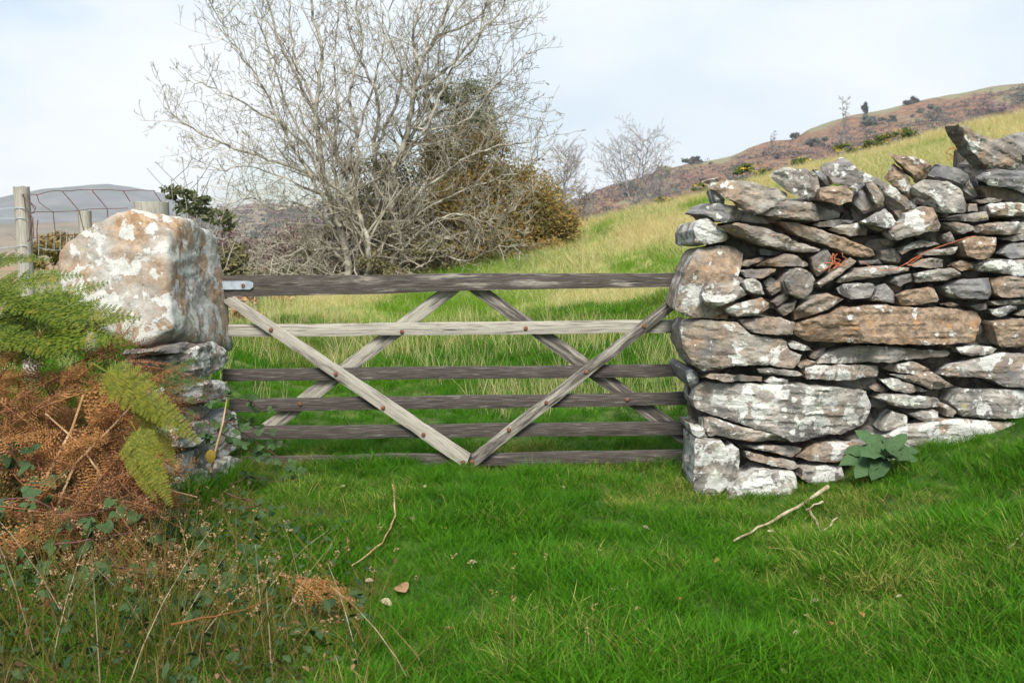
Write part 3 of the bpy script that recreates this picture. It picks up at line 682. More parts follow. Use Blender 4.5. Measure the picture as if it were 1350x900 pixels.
# ------------------------------------------------------------------ the gate
GY = 6.12
gate = thing("field_gate", (-.35, GY, .1), "weathered six-bar timber field gate hung between boulder and wall", "gate")
GCOL = {}
def board(name, quad, y0, th, tint, parent=gate):
    """quad: outline in the gate's face (two ends), subdivided along its length and worn at the edges; y0 = front face"""
    tl, tr, br, bl = [at(x, y, y0) for x, y in quad]
    n = 44; mrow = 5; V = []; Fc = []; Gr = []
    L = (tr - tl).length; Wd = (bl - tl).length
    seed = rnd.random() * 50
    for side in (0, 1):
        for i in range(n + 1):
            for j in range(mrow):
                a = i / n; c = j / (mrow - 1)
                p = tl.lerp(tr, a).lerp(bl.lerp(br, a), c)
                w = noise.noise(Vector((a * L * 2.2, seed, 0))) * .0065 + (noise.noise(Vector((a * L * 9, seed + 3, c * 1.5))) > .42) * (-.004 if j == mrow - 1 else (.004 if j == 0 else 0)) * -1 + noise.noise(Vector((a * L * 14, seed, c * 3))) * .0016
                edge = (0.004 if j in (0, mrow - 1) else 0)
                p = p + Vector((0, edge if side == 0 else th - edge, w))
                p.y += noise.noise(Vector((a * L * 5, c * 4, seed + side * 9))) * .0025
                V.append(p); Gr.append((a * L, c * Wd, side * .05))
    def id_(s, i, j): return s * (n + 1) * mrow + i * mrow + j
    for i in range(n):
        for j in range(mrow - 1):
            Fc.append((id_(0, i, j), id_(0, i, j + 1), id_(0, i + 1, j + 1), id_(0, i + 1, j)))
            Fc.append((id_(1, i, j), id_(1, i + 1, j), id_(1, i + 1, j + 1), id_(1, i, j + 1)))
        for j in (0, mrow - 1):
            q = (id_(0, i, j), id_(0, i + 1, j), id_(1, i + 1, j), id_(1, i, j)); Fc.append(q if j == 0 else q[::-1])
    for i in (0, n):
        for j in range(mrow - 1):
            q = (id_(0, i, j), id_(1, i, j), id_(1, i, j + 1), id_(0, i, j + 1)); Fc.append(q if i == 0 else q[::-1])
    o = mesh(name, V, Fc, M_WOOD, parent, smooth=35); o.color = (tint, 0, 0, 1)
    at_ = o.data.attributes.new('grain', 'FLOAT_VECTOR', 'POINT'); at_.data.foreach_set('vector', np.array(Gr, dtype=np.float32).ravel())
    return o
board("top_rail", [(280,364),(900,359.5),(900,377),(280,392.5)], GY - .012, .060, .62)
board("bar", [(276,428.5),(912,421.5),(912,438.5),(276,444.5)], GY, .030, .34)
board("bar", [(293,486.5),(918,480),(918,496.5),(293,502.5)], GY, .030, .74)
board("bar", [(302,526),(922,516.5),(922,533.5),(302,543)], GY, .030, .74)
board("bar", [(308,563),(918,555),(918,572.5),(308,580)], GY, .030, .80)
board("bar", [(310,602),(914,593.5),(914,610),(310,617.5)], GY, .030, .82)
board("brace", [(308,391),(620.0,598),(612.5,617),(291,396)], GY - .034, .028, .38)
board("brace", [(622,599),(893,387),(896,402),(624,617.5)], GY - .034, .028, .52)
board("brace", [(338,564),(582,380),(612,380),(367,566)], GY + .035, .028, .46)
board("brace", [(639,378),(912,569),(912,594),(610,378)], GY + .035, .028, .58)
for bx, by in ((359,434),(530,437),(693,432.5),(848,429),(444,492),(772,489),(396,532),(720,529.5),(827,526.5),(506,536),(671,565),(559,571),(611,607),(623,607)):
    mb = MB(); p = at(bx, by, GY); fr = GY - .034 if (bx, by) not in ((530,437),(693,432.5),(396,532),(827,526.5)) else GY
    mb.tube([(p.x, fr + .004, p.z), (p.x, fr - .006, p.z), (p.x, fr - .010, p.z)], [.014, .013, .007], 8)
    mb.build("bolt", M_RUST, gate)
mb = MB(); a = at(280, 376, GY - .02); b_ = at(334, 376.5, GY - .02); h = .026
for (x0, x1, hh) in ((a.x, b_.x - .02, h),): mb.box(((x0 + x1) / 2, GY - .020, a.z), Vector(((x1 - x0) / 2, 0, 0)), Vector((0, .004, 0)), Vector((0, 0, hh)))
mb.quad((b_.x - .02, GY - .0245, a.z - h), (b_.x, GY - .0245, a.z - h * .4), (b_.x, GY - .0245, a.z + h * .6), (b_.x - .02, GY - .0245, a.z + h))
hs_ = mb.build("hinge_strap", M_GALV, gate)
mb = MB(); p = at(322, 376, GY); mb.tube([(p.x, GY - .02, p.z), (p.x, GY - .034, p.z)], [.013, .010], 8); mb.build("bolt", M_RUST, hs_)
mb = MB(); mb.tube([at(617, 614, GY - .04), at(616, 626, GY - .045), at(620, 634, GY - .05), at(622, 640, GY - .06)], .003, 4); tag(mb.build("twine", M_PALESTALK), "short pale twine hanging from the point of the gate braces", "twine")

# ------------------------------------------------------------------ wire fence and posts
def post(px0, px1, py0, Yd, label, name="fence_post", zb=None):
    p0 = at(px0, py0, Yd); p1 = at(px1, py0, Yd); w = (p1.x - p0.x) / 2; cx = (p0.x + p1.x) / 2; zb = gz(cx, Yd) - .2 if zb is None else zb
    V = []; Fc = []; Gr = []; nr = 14; sd_ = rnd.random() * 30
    for i in range(nr + 1):
        z = zb + (p0.z - zb) * i / nr
        for j in range(14):
            a = j * 6.283 / 14; r = w * (1 + noise.noise(Vector((j * .9, z * 1.5, sd_))) * .12)
            V.append((cx + r * math.cos(a), Yd + w + r * math.sin(a), z + (.006 * math.sin(j * 1.7) if i == nr else 0))); Gr.append((z, a * w, 0))
    for i in range(nr):
        for j in range(14): Fc.append((i * 14 + j, i * 14 + (j + 1) % 14, (i + 1) * 14 + (j + 1) % 14, (i + 1) * 14 + j))
    Fc.append(tuple(nr * 14 + j for j in range(14)))
    o = mesh(name, V, Fc, M_WOOD, None, smooth=50); o.color = (.12, 0, 0, 1)
    at_ = o.data.attributes.new('grain', 'FLOAT_VECTOR', 'POINT'); at_.data.foreach_set('vector', np.array(Gr, dtype=np.float32).ravel())
    return tag(o, label, "post")
post(13, 33, 246, 7.2, "round wooden fence post at the far left, wires stapled to it")
post(100, 116, 278, 9.2, "paler short fence post behind the rusty mesh, left of the boulder")
post(168, 213, 266, 6.7, "broad sawn grey post rising just behind the boulder")
o = post(1261, 1275, 198, 6.3, "stub of dark old post standing behind the wall top"); o.color = (.75, 0, 0, 1)
wf = thing("wire_fence", (-3.6, 7.2, .9), "sagging fence of rusty square mesh beside the far left post", "fence")
def wire(pts, r, mat, Yd=7.2, parent=wf, name="wire"):
    mb = MB(); P = [at(x, y, Yd if len(q) == 2 else q[2]) for q in pts for x, y in [q[:2]]]
    mb.tube(P, r, 4); return mb.build(name, mat, parent)
CR = lambda L: [(x / 6, 240 + y / 6) for x, y in L]
for L in ([(170, 97), (300, 100), (350, 85), (420, 70), (490, 70), (560, 72), (620, 62), (725, 63), (850, 60), (975, 70), (1080, 64), (1225, 68)],
          [(230, 252), (290, 236), (420, 236), (520, 232), (620, 228), (700, 215), (850, 211), (1010, 207)],
          [(215, 468), (270, 442), (440, 425), (560, 418), (670, 420)],
          [(490, 70), (560, 150), (625, 228), (650, 330), (672, 420)], [(725, 63), (790, 140), (848, 210), (855, 310)], [(975, 70), (1030, 155)],
          [(1215, 68), (1290, 180), (1300, 220)], [(290, 100), (310, 160), (360, 200), (420, 236), (440, 425)], [(215, 105), (240, 160), (285, 200), (270, 235), (230, 252)],
          [(220, 110), (250, 180), (275, 215)], [(185, 97), (200, 200), (240, 262), (260, 285), (250, 380), (225, 470), (290, 490)], [(260, 285), (265, 440)], [(300, 298), (292, 380), (297, 490)],
          [(235, 255), (245, 330), (232, 460)]):
    wire(CR(L), .0034, M_RUSTWIRE)
for L in ([(-60, 215), (90, 205), (180, 205), (195, 208)], [(-60, 285), (100, 288), (200, 285)], [(-60, 530), (100, 510), (220, 500)]): wire(CR(L), .003, M_GALV)
for L in ([(310, 520), (430, 540), (520, 535)], [(305, 580), (310, 430)], [(365, 545), (365, 380)], [(430, 545), (425, 380)], [(475, 540), (480, 370)], [(525, 500), (530, 370)], [(580, 470), (580, 380)]): wire(CR(L), .003, M_GALV, 7.6)

# baler twine caught in the wall
def twine(L, label, r=.0025):
    mb = MB(); mb.tube([at(x, y, 5.62 - .10) for x, y in L], r, 4); return tag(mb.build("twine", M_TWINE), label, "twine")
twine([(1134, 344), (1150, 352), (1163, 356), (1180, 355), (1195, 347), (1210, 338), (1222, 331), (1245, 323), (1266, 316), (1285, 311)], "long strand of orange twine trailing along the wall face")
tw = twine([(1195, 348), (1203, 341), (1214, 336), (1217, 342), (1209, 349), (1196, 350), (1204, 345), (1214, 338)], "small knotted loop of orange twine on the wall face")
rj = random.Random(8); mb = MB()
for k in range(6):
    x, y = 1097 + rj.uniform(0, 14), 330 + rj.uniform(0, 6)
    mb.tube([at(x + rj.uniform(-4, 4) * q, y + q * rj.uniform(3, 6), 5.6) for q in range(5)], .0028, 4)
tag(mb.build("twine", M_TWINE), "matted bunch of faded red twine stuffed in a wall joint", "twine")
mb = MB(); mb.tube([at(x, y, 6.27) for x, y in [(1249, 212), (1258, 206), (1247, 202), (1252, 196), (1258, 195), (1263, 199), (1275, 207), (1277, 212)]], .0035, 4); tag(mb.build("twine", M_TWINE), "stiff brown twine looped round the old post behind the wall", "twine")

# ------------------------------------------------------------------ grass (instanced tufts)
def tuft(name, nbl, h, spread, width, lean, mat, sd_, droop=.5):
    rg = random.Random(sd_); V = []; Fc = []
    for k in range(nbl):
        a = rg.uniform(0, 6.283); rr = spread * math.sqrt(rg.random()); bx, by = rr * math.cos(a), rr * math.sin(a)
        az = rg.uniform(0, 6.283); le = lean * rg.uniform(.2, 1.3); hh = h * rg.uniform(.45, 1.15); w = width * rg.uniform(.6, 1.2)
        dx, dy = math.cos(az), math.sin(az); fx = rg.uniform(0, 6.283); sx, sy = math.cos(fx) * w, math.sin(fx) * w
        i = len(V)
        for q, ws in ((0, 1), (.4, .9), (.75, .6)):
            o_ = hh * (le * q + droop * le * q * q); z = hh * (q - .35 * droop * le * q * q)
            V.append((bx + dx * o_ - sx * ws, by + dy * o_ - sy * ws, z)); V.append((bx + dx * o_ + sx * ws, by + dy * o_ + sy * ws, z))
        o_ = hh * le * (1 + droop); V.append((bx + dx * o_, by + dy * o_, hh * (1 - .5 * droop * le)))
        Fc += [(i, i + 1, i + 3, i + 2), (i + 2, i + 3, i + 5, i + 4), (i + 4, i + 5, i + 6)]
    me = bpy.data.meshes.new(name); me.from_pydata(V, [], Fc); me.materials.append(mat); me.shade_smooth()
    return bpy.data.objects.new(name, me)
def collect(name, objs):
    c = bpy.data.collections.new(name)
    for o in objs: c.objects.link(o)
    return c
def scatter(name, P, rot, scl, tint, coll, mat, label, nvar):
    n = len(P)
    me = bpy.data.meshes.new(name); me.from_pydata(P.tolist(), [], []); me.materials.append(mat)
    for an, ty, arr in (('rot', 'FLOAT_VECTOR', rot), ('scl', 'FLOAT', scl), ('tint', 'FLOAT', tint)):
        a = me.attributes.new(an, ty, 'POINT'); a.data.foreach_set('vector' if ty == 'FLOAT_VECTOR' else 'value', np.asarray(arr, dtype=np.float32).ravel())
    a = me.attributes.new('idx', 'INT', 'POINT'); a.data.foreach_set('value', np.random.RandomState(1).randint(0, nvar, n).astype(np.int32))
    o = link(name, me); tag(o, label, kind='stuff')
    ng = bpy.data.node_groups.new(name + "_scatter", 'GeometryNodeTree')
    ng.interface.new_socket('Geometry', in_out='INPUT', socket_type='NodeSocketGeometry'); ng.interface.new_socket('Geometry', in_out='OUTPUT', socket_type='NodeSocketGeometry')
    gi, go = ng.nodes.new('NodeGroupInput'), ng.nodes.new('NodeGroupOutput')
    ip = ng.nodes.new('GeometryNodeInstanceOnPoints'); ci = ng.nodes.new('GeometryNodeCollectionInfo')
    ci.inputs['Collection'].default_value = coll; ci.inputs['Separate Children'].default_value = True; ci.inputs['Reset Children'].default_value = True
    def na(nm, ty):
        q = ng.nodes.new('GeometryNodeInputNamedAttribute'); q.data_type = ty; q.inputs['Name'].default_value = nm; return q.outputs['Attribute']
    ng.links.new(gi.outputs[0], ip.inputs['Points']); ng.links.new(ci.outputs[0], ip.inputs['Instance']); ip.inputs['Pick Instance'].default_value = True
    ng.links.new(na('idx', 'INT'), ip.inputs['Instance Index']); ng.links.new(na('rot', 'FLOAT_VECTOR'), ip.inputs['Rotation']); ng.links.new(na('scl', 'FLOAT'), ip.inputs['Scale'])
    ng.links.new(ip.outputs[0], go.inputs[0])
    md = o.modifiers.new("scatter", 'NODES'); md.node_group = ng
    return o
def in_wall(x, y): return ((x > 1.02) & (y > 5.55) & (y < 6.25)) | ((x < -1.72) & (x > -2.6) & (y > 5.36) & (y < 6.15))
def field(rs, n, x0, x1, y0, y1):
    x = rs.uniform(x0, x1, n); y = rs.uniform(y0, y1, n)
    k = (np.abs(x) < (y + 1.2) * .60 + .4) & ~in_wall(x, y); return x[k], y[k]
rs = np.random.RandomState(4)
lawn_c = collect("lawn_tufts", [tuft("grass_tuft", 34, .085, .055, .0017, .75, M_LAWN, 50 + k, .7) for k in range(8)])
mead_c = collect("meadow_tufts", [tuft("grass_tuft", 34, .27, .09, .0022, .55, M_MEADOW, 80 + k, .9) for k in range(8)])
x, y = field(rs, 22000, -4.4, 4.6, 2.3, 6.6)
z = ground(x, y); patch = vnoise(x + 40, y, 1.3); p2 = vnoise(x, y + 70, 3.4)
tint = .05 + .20 * vnoise(x + 60, y + 11, 7.0) ** 2 + .20 * smoothstep(.50, .8, patch) + .20 * smoothstep(.55, .9, p2) + .06 * smoothstep(1.2, 2.4, x)
h = (.45 + 1.0 * vnoise(x + 5, y + 8, 3.1) ** 1.3 + .35 * vnoise(x, y, 9.0)) * np.where(y > 5.7, .85, 1)
h = np.where(x < -1.5, h * 1.3, h) * (1 - .5 * np.exp(-((x - 1.5) / .9) ** 2 - ((y - 5.45) / .35) ** 2))
kk = (x > -.85 - .32 * (y - 3.2) + rs.normal(0, .10, len(x))) | (rs.rand(len(x)) < .22) | (y > 5.2); x, y, z, tint, h = x[kk], y[kk], z[kk], tint[kk], h[kk]
scatter("lawn_grass", np.stack([x, y, z - .005], -1), np.stack([rs.uniform(-.35, .35, len(x)), rs.uniform(-.35, .35, len(x)), rs.uniform(0, 6.28, len(x))], -1), h, tint, lawn_c, M_LAWN,
        "short vivid green grass in front of and under the gate", 8)
x, y = field(rs, 26000, -7, 8, 6.5, 13)
z = ground(x, y); patch = vnoise(x + 20, y * .8, .9)
tint = .07 + .32 * smoothstep(.45, .75, patch) * smoothstep(8, 10.5, y) + .20 * smoothstep(-.5, -2.5, x) * smoothstep(8.5, 10, y)
h = .75 + .6 * smoothstep(8, 10, y)
scatter("paddock_grass", np.stack([x, y, z - .01], -1), np.stack([rs.uniform(-.3, .3, len(x)), rs.uniform(-.3, .3, len(x)), rs.uniform(0, 6.28, len(x))], -1), h * rs.uniform(.8, 1.3, len(x)), tint, lawn_c, M_LAWN,
        "green pasture grass just beyond the gate", 8)
x, y = field(rs, 34000, -13, 17, 8.6, 30)
z = ground(x, y); patch = vnoise(x * .7 + 13, y * .45, .8); dn = vnoise(x + 3, y * .6, .7)
k = (dn > .38) | (y > 13); x, y, z, patch = x[k], y[k], z[k], patch[k]
tint = .08 - .45 * smoothstep(.5, .75, vnoise(x * 1.3 + 7, y * .5, .62)) + .50 * smoothstep(.42, .70, patch) + .62 * smoothstep(10.5, 18, y) * (.55 + .45 * smoothstep(-1, 2, x)) - .25 * smoothstep(12, 9, y) + .12 * smoothstep(0, -2, x)
h = (.45 + .55 * smoothstep(9, 16, y)) * rs.uniform(.7, 1.25, len(x))
scatter("meadow_grass", np.stack([x, y, z - .02], -1), np.stack([rs.uniform(-.25, .25, len(x)), rs.uniform(-.25, .25, len(x)), rs.uniform(0, 6.28, len(x))], -1), h, tint, mead_c, M_MEADOW,
        "tall straw-yellow and green grass over the rising hillside", 8)

straw_c = collect("straw_tufts", [tuft("grass_tuft", 9, .42, .06, .0016, .32, M_MEADOW, 120 + k, .6) for k in range(6)])
x, y = field(rs, 2800, -6, 7, 7.4, 13); k = vnoise(x * .8 + 3, y * 1.2, .9) > .42; x, y = x[k], y[k]
scatter("straw_grass", np.stack([x, y, ground(x, y) - .01], -1), np.stack([rs.uniform(-.2, .2, len(x)), rs.uniform(-.2, .2, len(x)), rs.uniform(0, 6.28, len(x))], -1), rs.uniform(.5, 1.15, len(x)), rs.uniform(.35, 1, len(x)), straw_c, M_MEADOW,
        "thin upright straw stems in the pasture beyond the gate", 6)
rough_c = collect("rough_tufts", [tuft("grass_tuft", 16, .26, .06, .0019, .6, M_ROUGH, 140 + k, .9) for k in range(6)])
x, y = field(rs, 2700, -3.2, -.2, 2.6, 5.3); k = x < -.45 - .3 * (y - 3.2) + rs.normal(0, .14, len(x)); x, y = x[k], y[k]
scatter("rough_grass", np.stack([x, y, ground(x, y) - .01], -1), np.stack([rs.uniform(-.3, .3, len(x)), rs.uniform(-.3, .3, len(x)), rs.uniform(0, 6.28, len(x))], -1), rs.uniform(.35, .8, len(x)), rs.uniform(.15, 1.05, len(x)), rough_c, M_ROUGH,
        "rank dying grass, olive and brown, among the rushes at the lower left", 6)

# ------------------------------------------------------------------ ferns
def frond_mesh(name, mat, sd_, pairs=24, wide=.26, droop=.35, curl=0.0, pin=11):
    """a bracken frond of length 1 along +Y, face towards +Z, with pinnae cut into pinnules"""
    rg = random.Random(sd_); V = []; Fc = []
    def rach(t): return Vector((.03 * math.sin(t * 3 + sd_), t * (1 - .12 * droop * t), -droop * t * t * .55))
    mb = MB(); mb.tube([rach(k / 14) for k in range(15)], [.008 * (1 - .85 * k / 14) for k in range(15)], 4); V += mb.v; Fc += mb.f
    for k in range(pairs):
        t = .14 + .85 * (k / (pairs - 1)) ** .92; b0 = rach(t); tg = (rach(min(1, t + .02)) - rach(t - .02)).normalized()
        ln = wide * (1 - t) ** .75 * (1.0 if t > .25 else .75 + t) * rg.uniform(.85, 1.1) + .012
        for s in (-1, 1):
            if curl and rg.random() < .12: continue
            d = (Vector((s, .42 + rg.uniform(-.1, .1), rg.uniform(-.12, .12) - curl * rg.uniform(.2, 1.2))) ).normalized()
            nrm = Vector((0, 0, 1)); nrm = (nrm - d * nrm.dot(d)).normalized()
            if curl: nrm = (Quaternion(d, rg.uniform(-1, 1) * curl * 1.4) @ nrm)
            nm = max(4, int(pin * (ln / wide) ** .6 + 1)); sag = .25 * droop + curl * rg.uniform(.3, 1.3)
            def mid(q): return b0 + d * (ln * q) - Vector((0, 0, 1)) * (sag * ln * q * q) + (nrm * (math.sin(q * 5 + k) * .06 * ln * curl))
            for i in range(nm):
                q = (i + .3) / nm; c = mid(q); c2 = mid(min(1, q + .6 / nm)); ax = (c2 - c).normalized(); sd2 = ax.cross(nrm)
                pl = ln * (.20 if curl else .31) * (1 - q) ** .7 * rg.uniform(.7, 1.2) + .006; w = ln / nm * (.24 if curl else .40)
                for s2 in (-1, 1):
                    lift = nrm * (rg.uniform(-.3, .3) - curl * rg.uniform(0, 1.4)) * pl
                    tip = c + (sd2 * s2 + ax * .45).normalized() * pl + lift
                    j = len(V); V += [tuple(c - ax * w), tuple(c + (tip - c) * .55 - ax * w * .8), tuple(tip), tuple(c + (tip - c) * .5 + ax * w * 1.1), tuple(c + ax * w)]
                    Fc.append((j, j + 1, j + 2, j + 3, j + 4))
    me = bpy.data.meshes.new(name); me.from_pydata([tuple(v) for v in V], [], Fc); me.materials.append(mat)
    return me
def put_frond(me, p0, p1, parent, face=Vector((0, -.75, .65)), roll=0.0, name="frond"):
    d = p1 - p0; L = d.length; yv = d.normalized()
    zv = (face - yv * face.dot(yv)).normalized(); zv = Quaternion(yv, roll) @ zv; xv = yv.cross(zv)
    o = link(name, me, parent)
    M = Matrix(((xv.x, yv.x, zv.x), (xv.y, yv.y, zv.y), (xv.z, yv.z, zv.z))).to_4x4()
    loc = p0 - (parent.location if parent else Vector())
    o.matrix_basis = Matrix.Translation(loc) @ M @ Matrix.Scale(L, 4)
    return o
G3 = [frond_mesh("frond", M_FERN, k, 24, .23, .5) for k in (1, 2, 3)]
Y3 = [frond_mesh("frond", M_FERNY, k, 26, .21, .4) for k in (4, 5)]
D2 = [frond_mesh("frond", M_FERNDARK, k, 20, .22, .3, pin=8) for k in (6,)]
X4 = [frond_mesh("dead_frond", M_DEAD, k, 20, .26, .5, .8, 8) for k in (11, 12, 13, 14)]
XF = [frond_mesh("dead_frond", M_DEADF, k, 20, .30, .4, .6, 8) for k in (15,)]
rj = random.Random(21)
fern = thing("bracken", (-2.3, 4.7, .35), "bright green bracken fern leaning out at the left edge beneath the boulder", "fern")
for k, (a, b2, Y0, Y1) in enumerate([((-30, 440), (120, 346), 4.9, 4.9), ((-40, 392), (96, 338), 5.0, 5.0), ((-20, 425), (166, 392), 4.7, 4.6), ((-20, 448), (150, 416), 4.7, 4.5), ((-40, 350), (60, 322), 5.1, 5.1),
        ((20, 480), (150, 388), 5.0, 5.0), ((-40, 372), (70, 400), 4.7, 4.5), ((20, 390), (120, 440), 4.9, 4.7), ((60, 385), (150, 430), 4.9, 4.7), ((-20, 452), (100, 444), 4.7, 4.5), ((-30, 430), (70, 456), 4.6, 4.4),
        ((40, 470), (112, 372), 5.1, 5.1), ((-60, 380), (40, 372), 4.8, 4.6)]):
    put_frond(G3[k % 3], at(*a, Y0), at(*b2, Y1), fern, Vector((rj.uniform(-.2, .2), -.7, .7)), rj.uniform(-.3, .3))
yf = thing("bracken", (-1.95, 4.7, .4), "yellowing bracken fern drooping over the pier to the right of the brown mass", "fern")
for k, (a, b2, Y0, Y1) in enumerate([((120, 482), (262, 578), 4.1, 4.0), ((168, 556), (234, 664), 4.0, 3.9), ((172, 520), (240, 610), 4.2, 4.1), ((160, 575), (206, 660), 4.0, 3.9)]):
    put_frond(Y3[k % 2], at(*a, Y0), at(*b2, Y1), yf, Vector((.2, -.8, .5)), rj.uniform(-.25, .25))
df = thing("polypody_fern", (-1.9, 5.3, .8), "small dark fern sprouting from the pier just under the boulder", "fern")
for a, b2 in (((192, 520), (258, 462)), ((205, 512), (278, 492)), ((190, 505), (232, 470)), ((196, 522), (250, 520)), ((176, 508), (206, 478))):
    put_frond(D2[0], at(*a, 5.25), at(*b2, 5.3), df, Vector((.1, -.85, .5)))
db = thing("dead_bracken", (-2.2, 4.5, .35), "tangled heap of rust-brown dead bracken at the left edge", "fern")
cnt = 0
while cnt < 285:
    x = rj.uniform(-50, 190); y = rj.uniform(468, 765)
    edge = 165 + 60 * (1 - abs(y - 560) / 130)
    if x > edge or y > 770 - .40 * x + rj.uniform(-20, 20): continue
    Y0 = 4.75 - (y - 460) / 260 * .75 + rj.uniform(-.15, .35); a = rj.uniform(-.9, 1.6)
    L = rj.uniform(50, 120); p0 = at(x, y, Y0); p1 = at(x + L * math.cos(a) * (1 if rj.random() < .75 else -1), y + L * math.sin(a), Y0 + rj.uniform(-.22, .12))
    put_frond(rj.choice(X4 + XF) if rj.random() < .7 else XF[0], p0, p1, db, Vector((rj.uniform(-.5, .5), -.8, rj.uniform(.0, .8))), rj.uniform(-1, 1)); cnt += 1
for _ in range(60):
    x = rj.uniform(-50, 190); y = rj.uniform(660, 800) - .25 * max(x, 0); a = rj.uniform(-.3, 1.5); L = rj.uniform(60, 110); Y0 = 3.95 - (y - 660) / 200 * .35 + rj.uniform(-.1, .15)
    put_frond(rj.choice(X4), at(x, y, Y0), at(x + L * math.cos(a), y + L * math.sin(a), Y0 - .1), db, Vector((rj.uniform(-.5, .5), -.7, rj.uniform(.2, .9))), rj.uniform(-.8, .8))
for L, r in (([(60, 700), (100, 610), (150, 560), (200, 505)], .006), ([(10, 745), (55, 640), (95, 565), (110, 520)], .007), ([(95, 770), (125, 670), (132, 625), (115, 580)], .006), ([(125, 640), (130, 622), (105, 585), (60, 545)], .005),
             ([(40, 800), (70, 690), (110, 640)], .004), ([(0, 580), (18, 600), (40, 640)], .005), ([(150, 660), (200, 640), (260, 655)], .004)):
    mb = MB(); mb.tube([at(x, y, 4.15 + .1 * i) for i, (x, y) in enumerate(L)], [r * (1 - .1 * i) for i in range(len(L))], 5); mb.build("stalk", M_STEMBROWN, db, smooth=60)
ff = thing("dead_bracken", (-.85, 3.5, 0), "single orange-brown dead bracken frond lying on grass in the foreground", "fern")
for a, b2 in (((372, 800), (474, 872)), ((380, 812), (432, 884)), ((392, 806), (470, 842))):
    q0, q1 = at(*a, 3.75), at(*b2, 3.5)
    q0.z = gz(q0.x, q0.y) + .20; q1.z = gz(q1.x, q1.y) + .17
    put_frond(XF[0], q0, q1, ff, Vector((0, -.6, .8)))

# ------------------------------------------------------------------ brambles, rosette, rushes
def leaf_mesh(name, mat, ln=1.0, wd=.62, fold=.18, bend=.25, n=7, wave=0.0, sd_=0):
    V = []; Fc = []
    for i in range(n + 1):
        t = i / n; w = wd * .5 * (math.sin(math.pi * (t * .97 + .015) ** (1.15 if wave else .8))) ** (.62 if wave else .8)
        z = -bend * t * t * ln
        if i == n: w = .004
        wv = wave * math.sin(i * 2.1 + sd_)
        V += [(-w * ln, t * ln, z + fold * w * ln + wv * w), (0, t * ln, z), (w * ln, t * ln, z + fold * w * ln - wv * w)]
    for i in range(n):
        a = i * 3; Fc += [(a, a + 1, a + 4, a + 3), (a + 1, a + 2, a + 5, a + 4)]
    me = bpy.data.meshes.new(name); me.from_pydata(V, [], Fc); me.materials.append(mat); me.shade_smooth(); return me
BL = leaf_mesh("leaf", M_BRAMBLE); BLR = leaf_mesh("leaf", M_REDLEAF); BLY = leaf_mesh("leaf", M_YELLEAF)
def lay(me, p, d, nrm, s, parent, name="leaf"):
    yv = d.normalized(); zv = (nrm - yv * nrm.dot(yv)); zv.normalize(); xv = yv.cross(zv)
    o = link(name, me, parent); M = Matrix(((xv.x, yv.x, zv.x), (xv.y, yv.y, zv.y), (xv.z, yv.z, zv.z))).to_4x4()
    pl = Vector()
    q = parent
    while q is not None: pl = pl + q.location; q = q.parent
    o.matrix_basis = Matrix.Translation(p - pl) @ M @ Matrix.Scale(s, 4); return o
def bramble(label, stems, sd_, step_=.055, size=(.035, .055), red=.0):
    rg = random.Random(sd_); P0 = at(*stems[0][0][:2], stems[0][0][2]); t = thing("bramble", P0, label, "bramble")
    for L in stems:
        P = [at(*q) for q in L]; Q = []
        for i in range(len(P) - 1):
            k = max(2, int((P[i + 1] - P[i]).length / .03)); Q += [P[i].lerp(P[i + 1], j / k) + Vector((rg.uniform(-1, 1), rg.uniform(-1, 1), rg.uniform(-1, 1))) * .004 for j in range(k)]
        Q.append(P[-1])
        mb = MB(); mb.tube(Q, [.0042 - .0026 * i / len(Q) for i in range(len(Q))], 5); mb.build("stem", M_BRAMBLESTEM, t, smooth=60)
        acc = 0
        for i in range(1, len(Q)):
            acc += (Q[i] - Q[i - 1]).length
            if acc > step_:
                acc = 0; dr = Vector((rg.uniform(-1, 1), rg.uniform(-1, .3), rg.uniform(-.5, .6))).normalized(); c = Q[i] + dr * rg.uniform(.02, .05)
                for s in (-1, 0, 1):
                    d = Quaternion(Vector((0, -.5, .8)).normalized(), s * 1.15 + rg.uniform(-.2, .2)) @ dr
                    me = BLR if rg.random() < red else BL
                    lay(me, c, d, Vector((rg.uniform(-.5, .5), -.75, rg.uniform(.4, 1.1))), rg.uniform(*size) * (1.1 if s == 0 else .85), t)
    return t
bramble("bramble with dark green leaves spilling across the pier onto the gate bars", [
    [(236, 540, 5.3), (262, 530, 5.3), (300, 522, 5.5), (330, 530, 5.7), (352, 545, 5.85)], [(228, 570, 5.25), (262, 560, 5.25), (300, 556, 5.4), (335, 580, 5.6), (372, 606, 5.7), (402, 640, 5.75)],
    [(255, 575, 5.2), (290, 570, 5.3), (318, 590, 5.5), (352, 600, 5.7), (392, 622, 5.8)], [(290, 560, 5.5), (315, 550, 5.65), (340, 566, 5.8), (382, 590, 5.9)], [(220, 545, 5.2), (250, 562, 5.2), (285, 590, 5.3)],
    [(300, 640, 5.5), (330, 628, 5.6), (360, 634, 5.7), (392, 632, 5.7)]], 3, .036)
bramble("bramble trailing flat over the lawn in front of the pier", [[(300, 650, 5.1), (330, 660, 5.0), (362, 680, 4.9), (382, 702, 4.8)], [(330, 690, 4.7), (360, 700, 4.6), (420, 690, 4.7), (440, 692, 4.7)], [(280, 660, 5.1), (310, 672, 5.0), (345, 665, 5.0)]], 7, .07, (.03, .045))
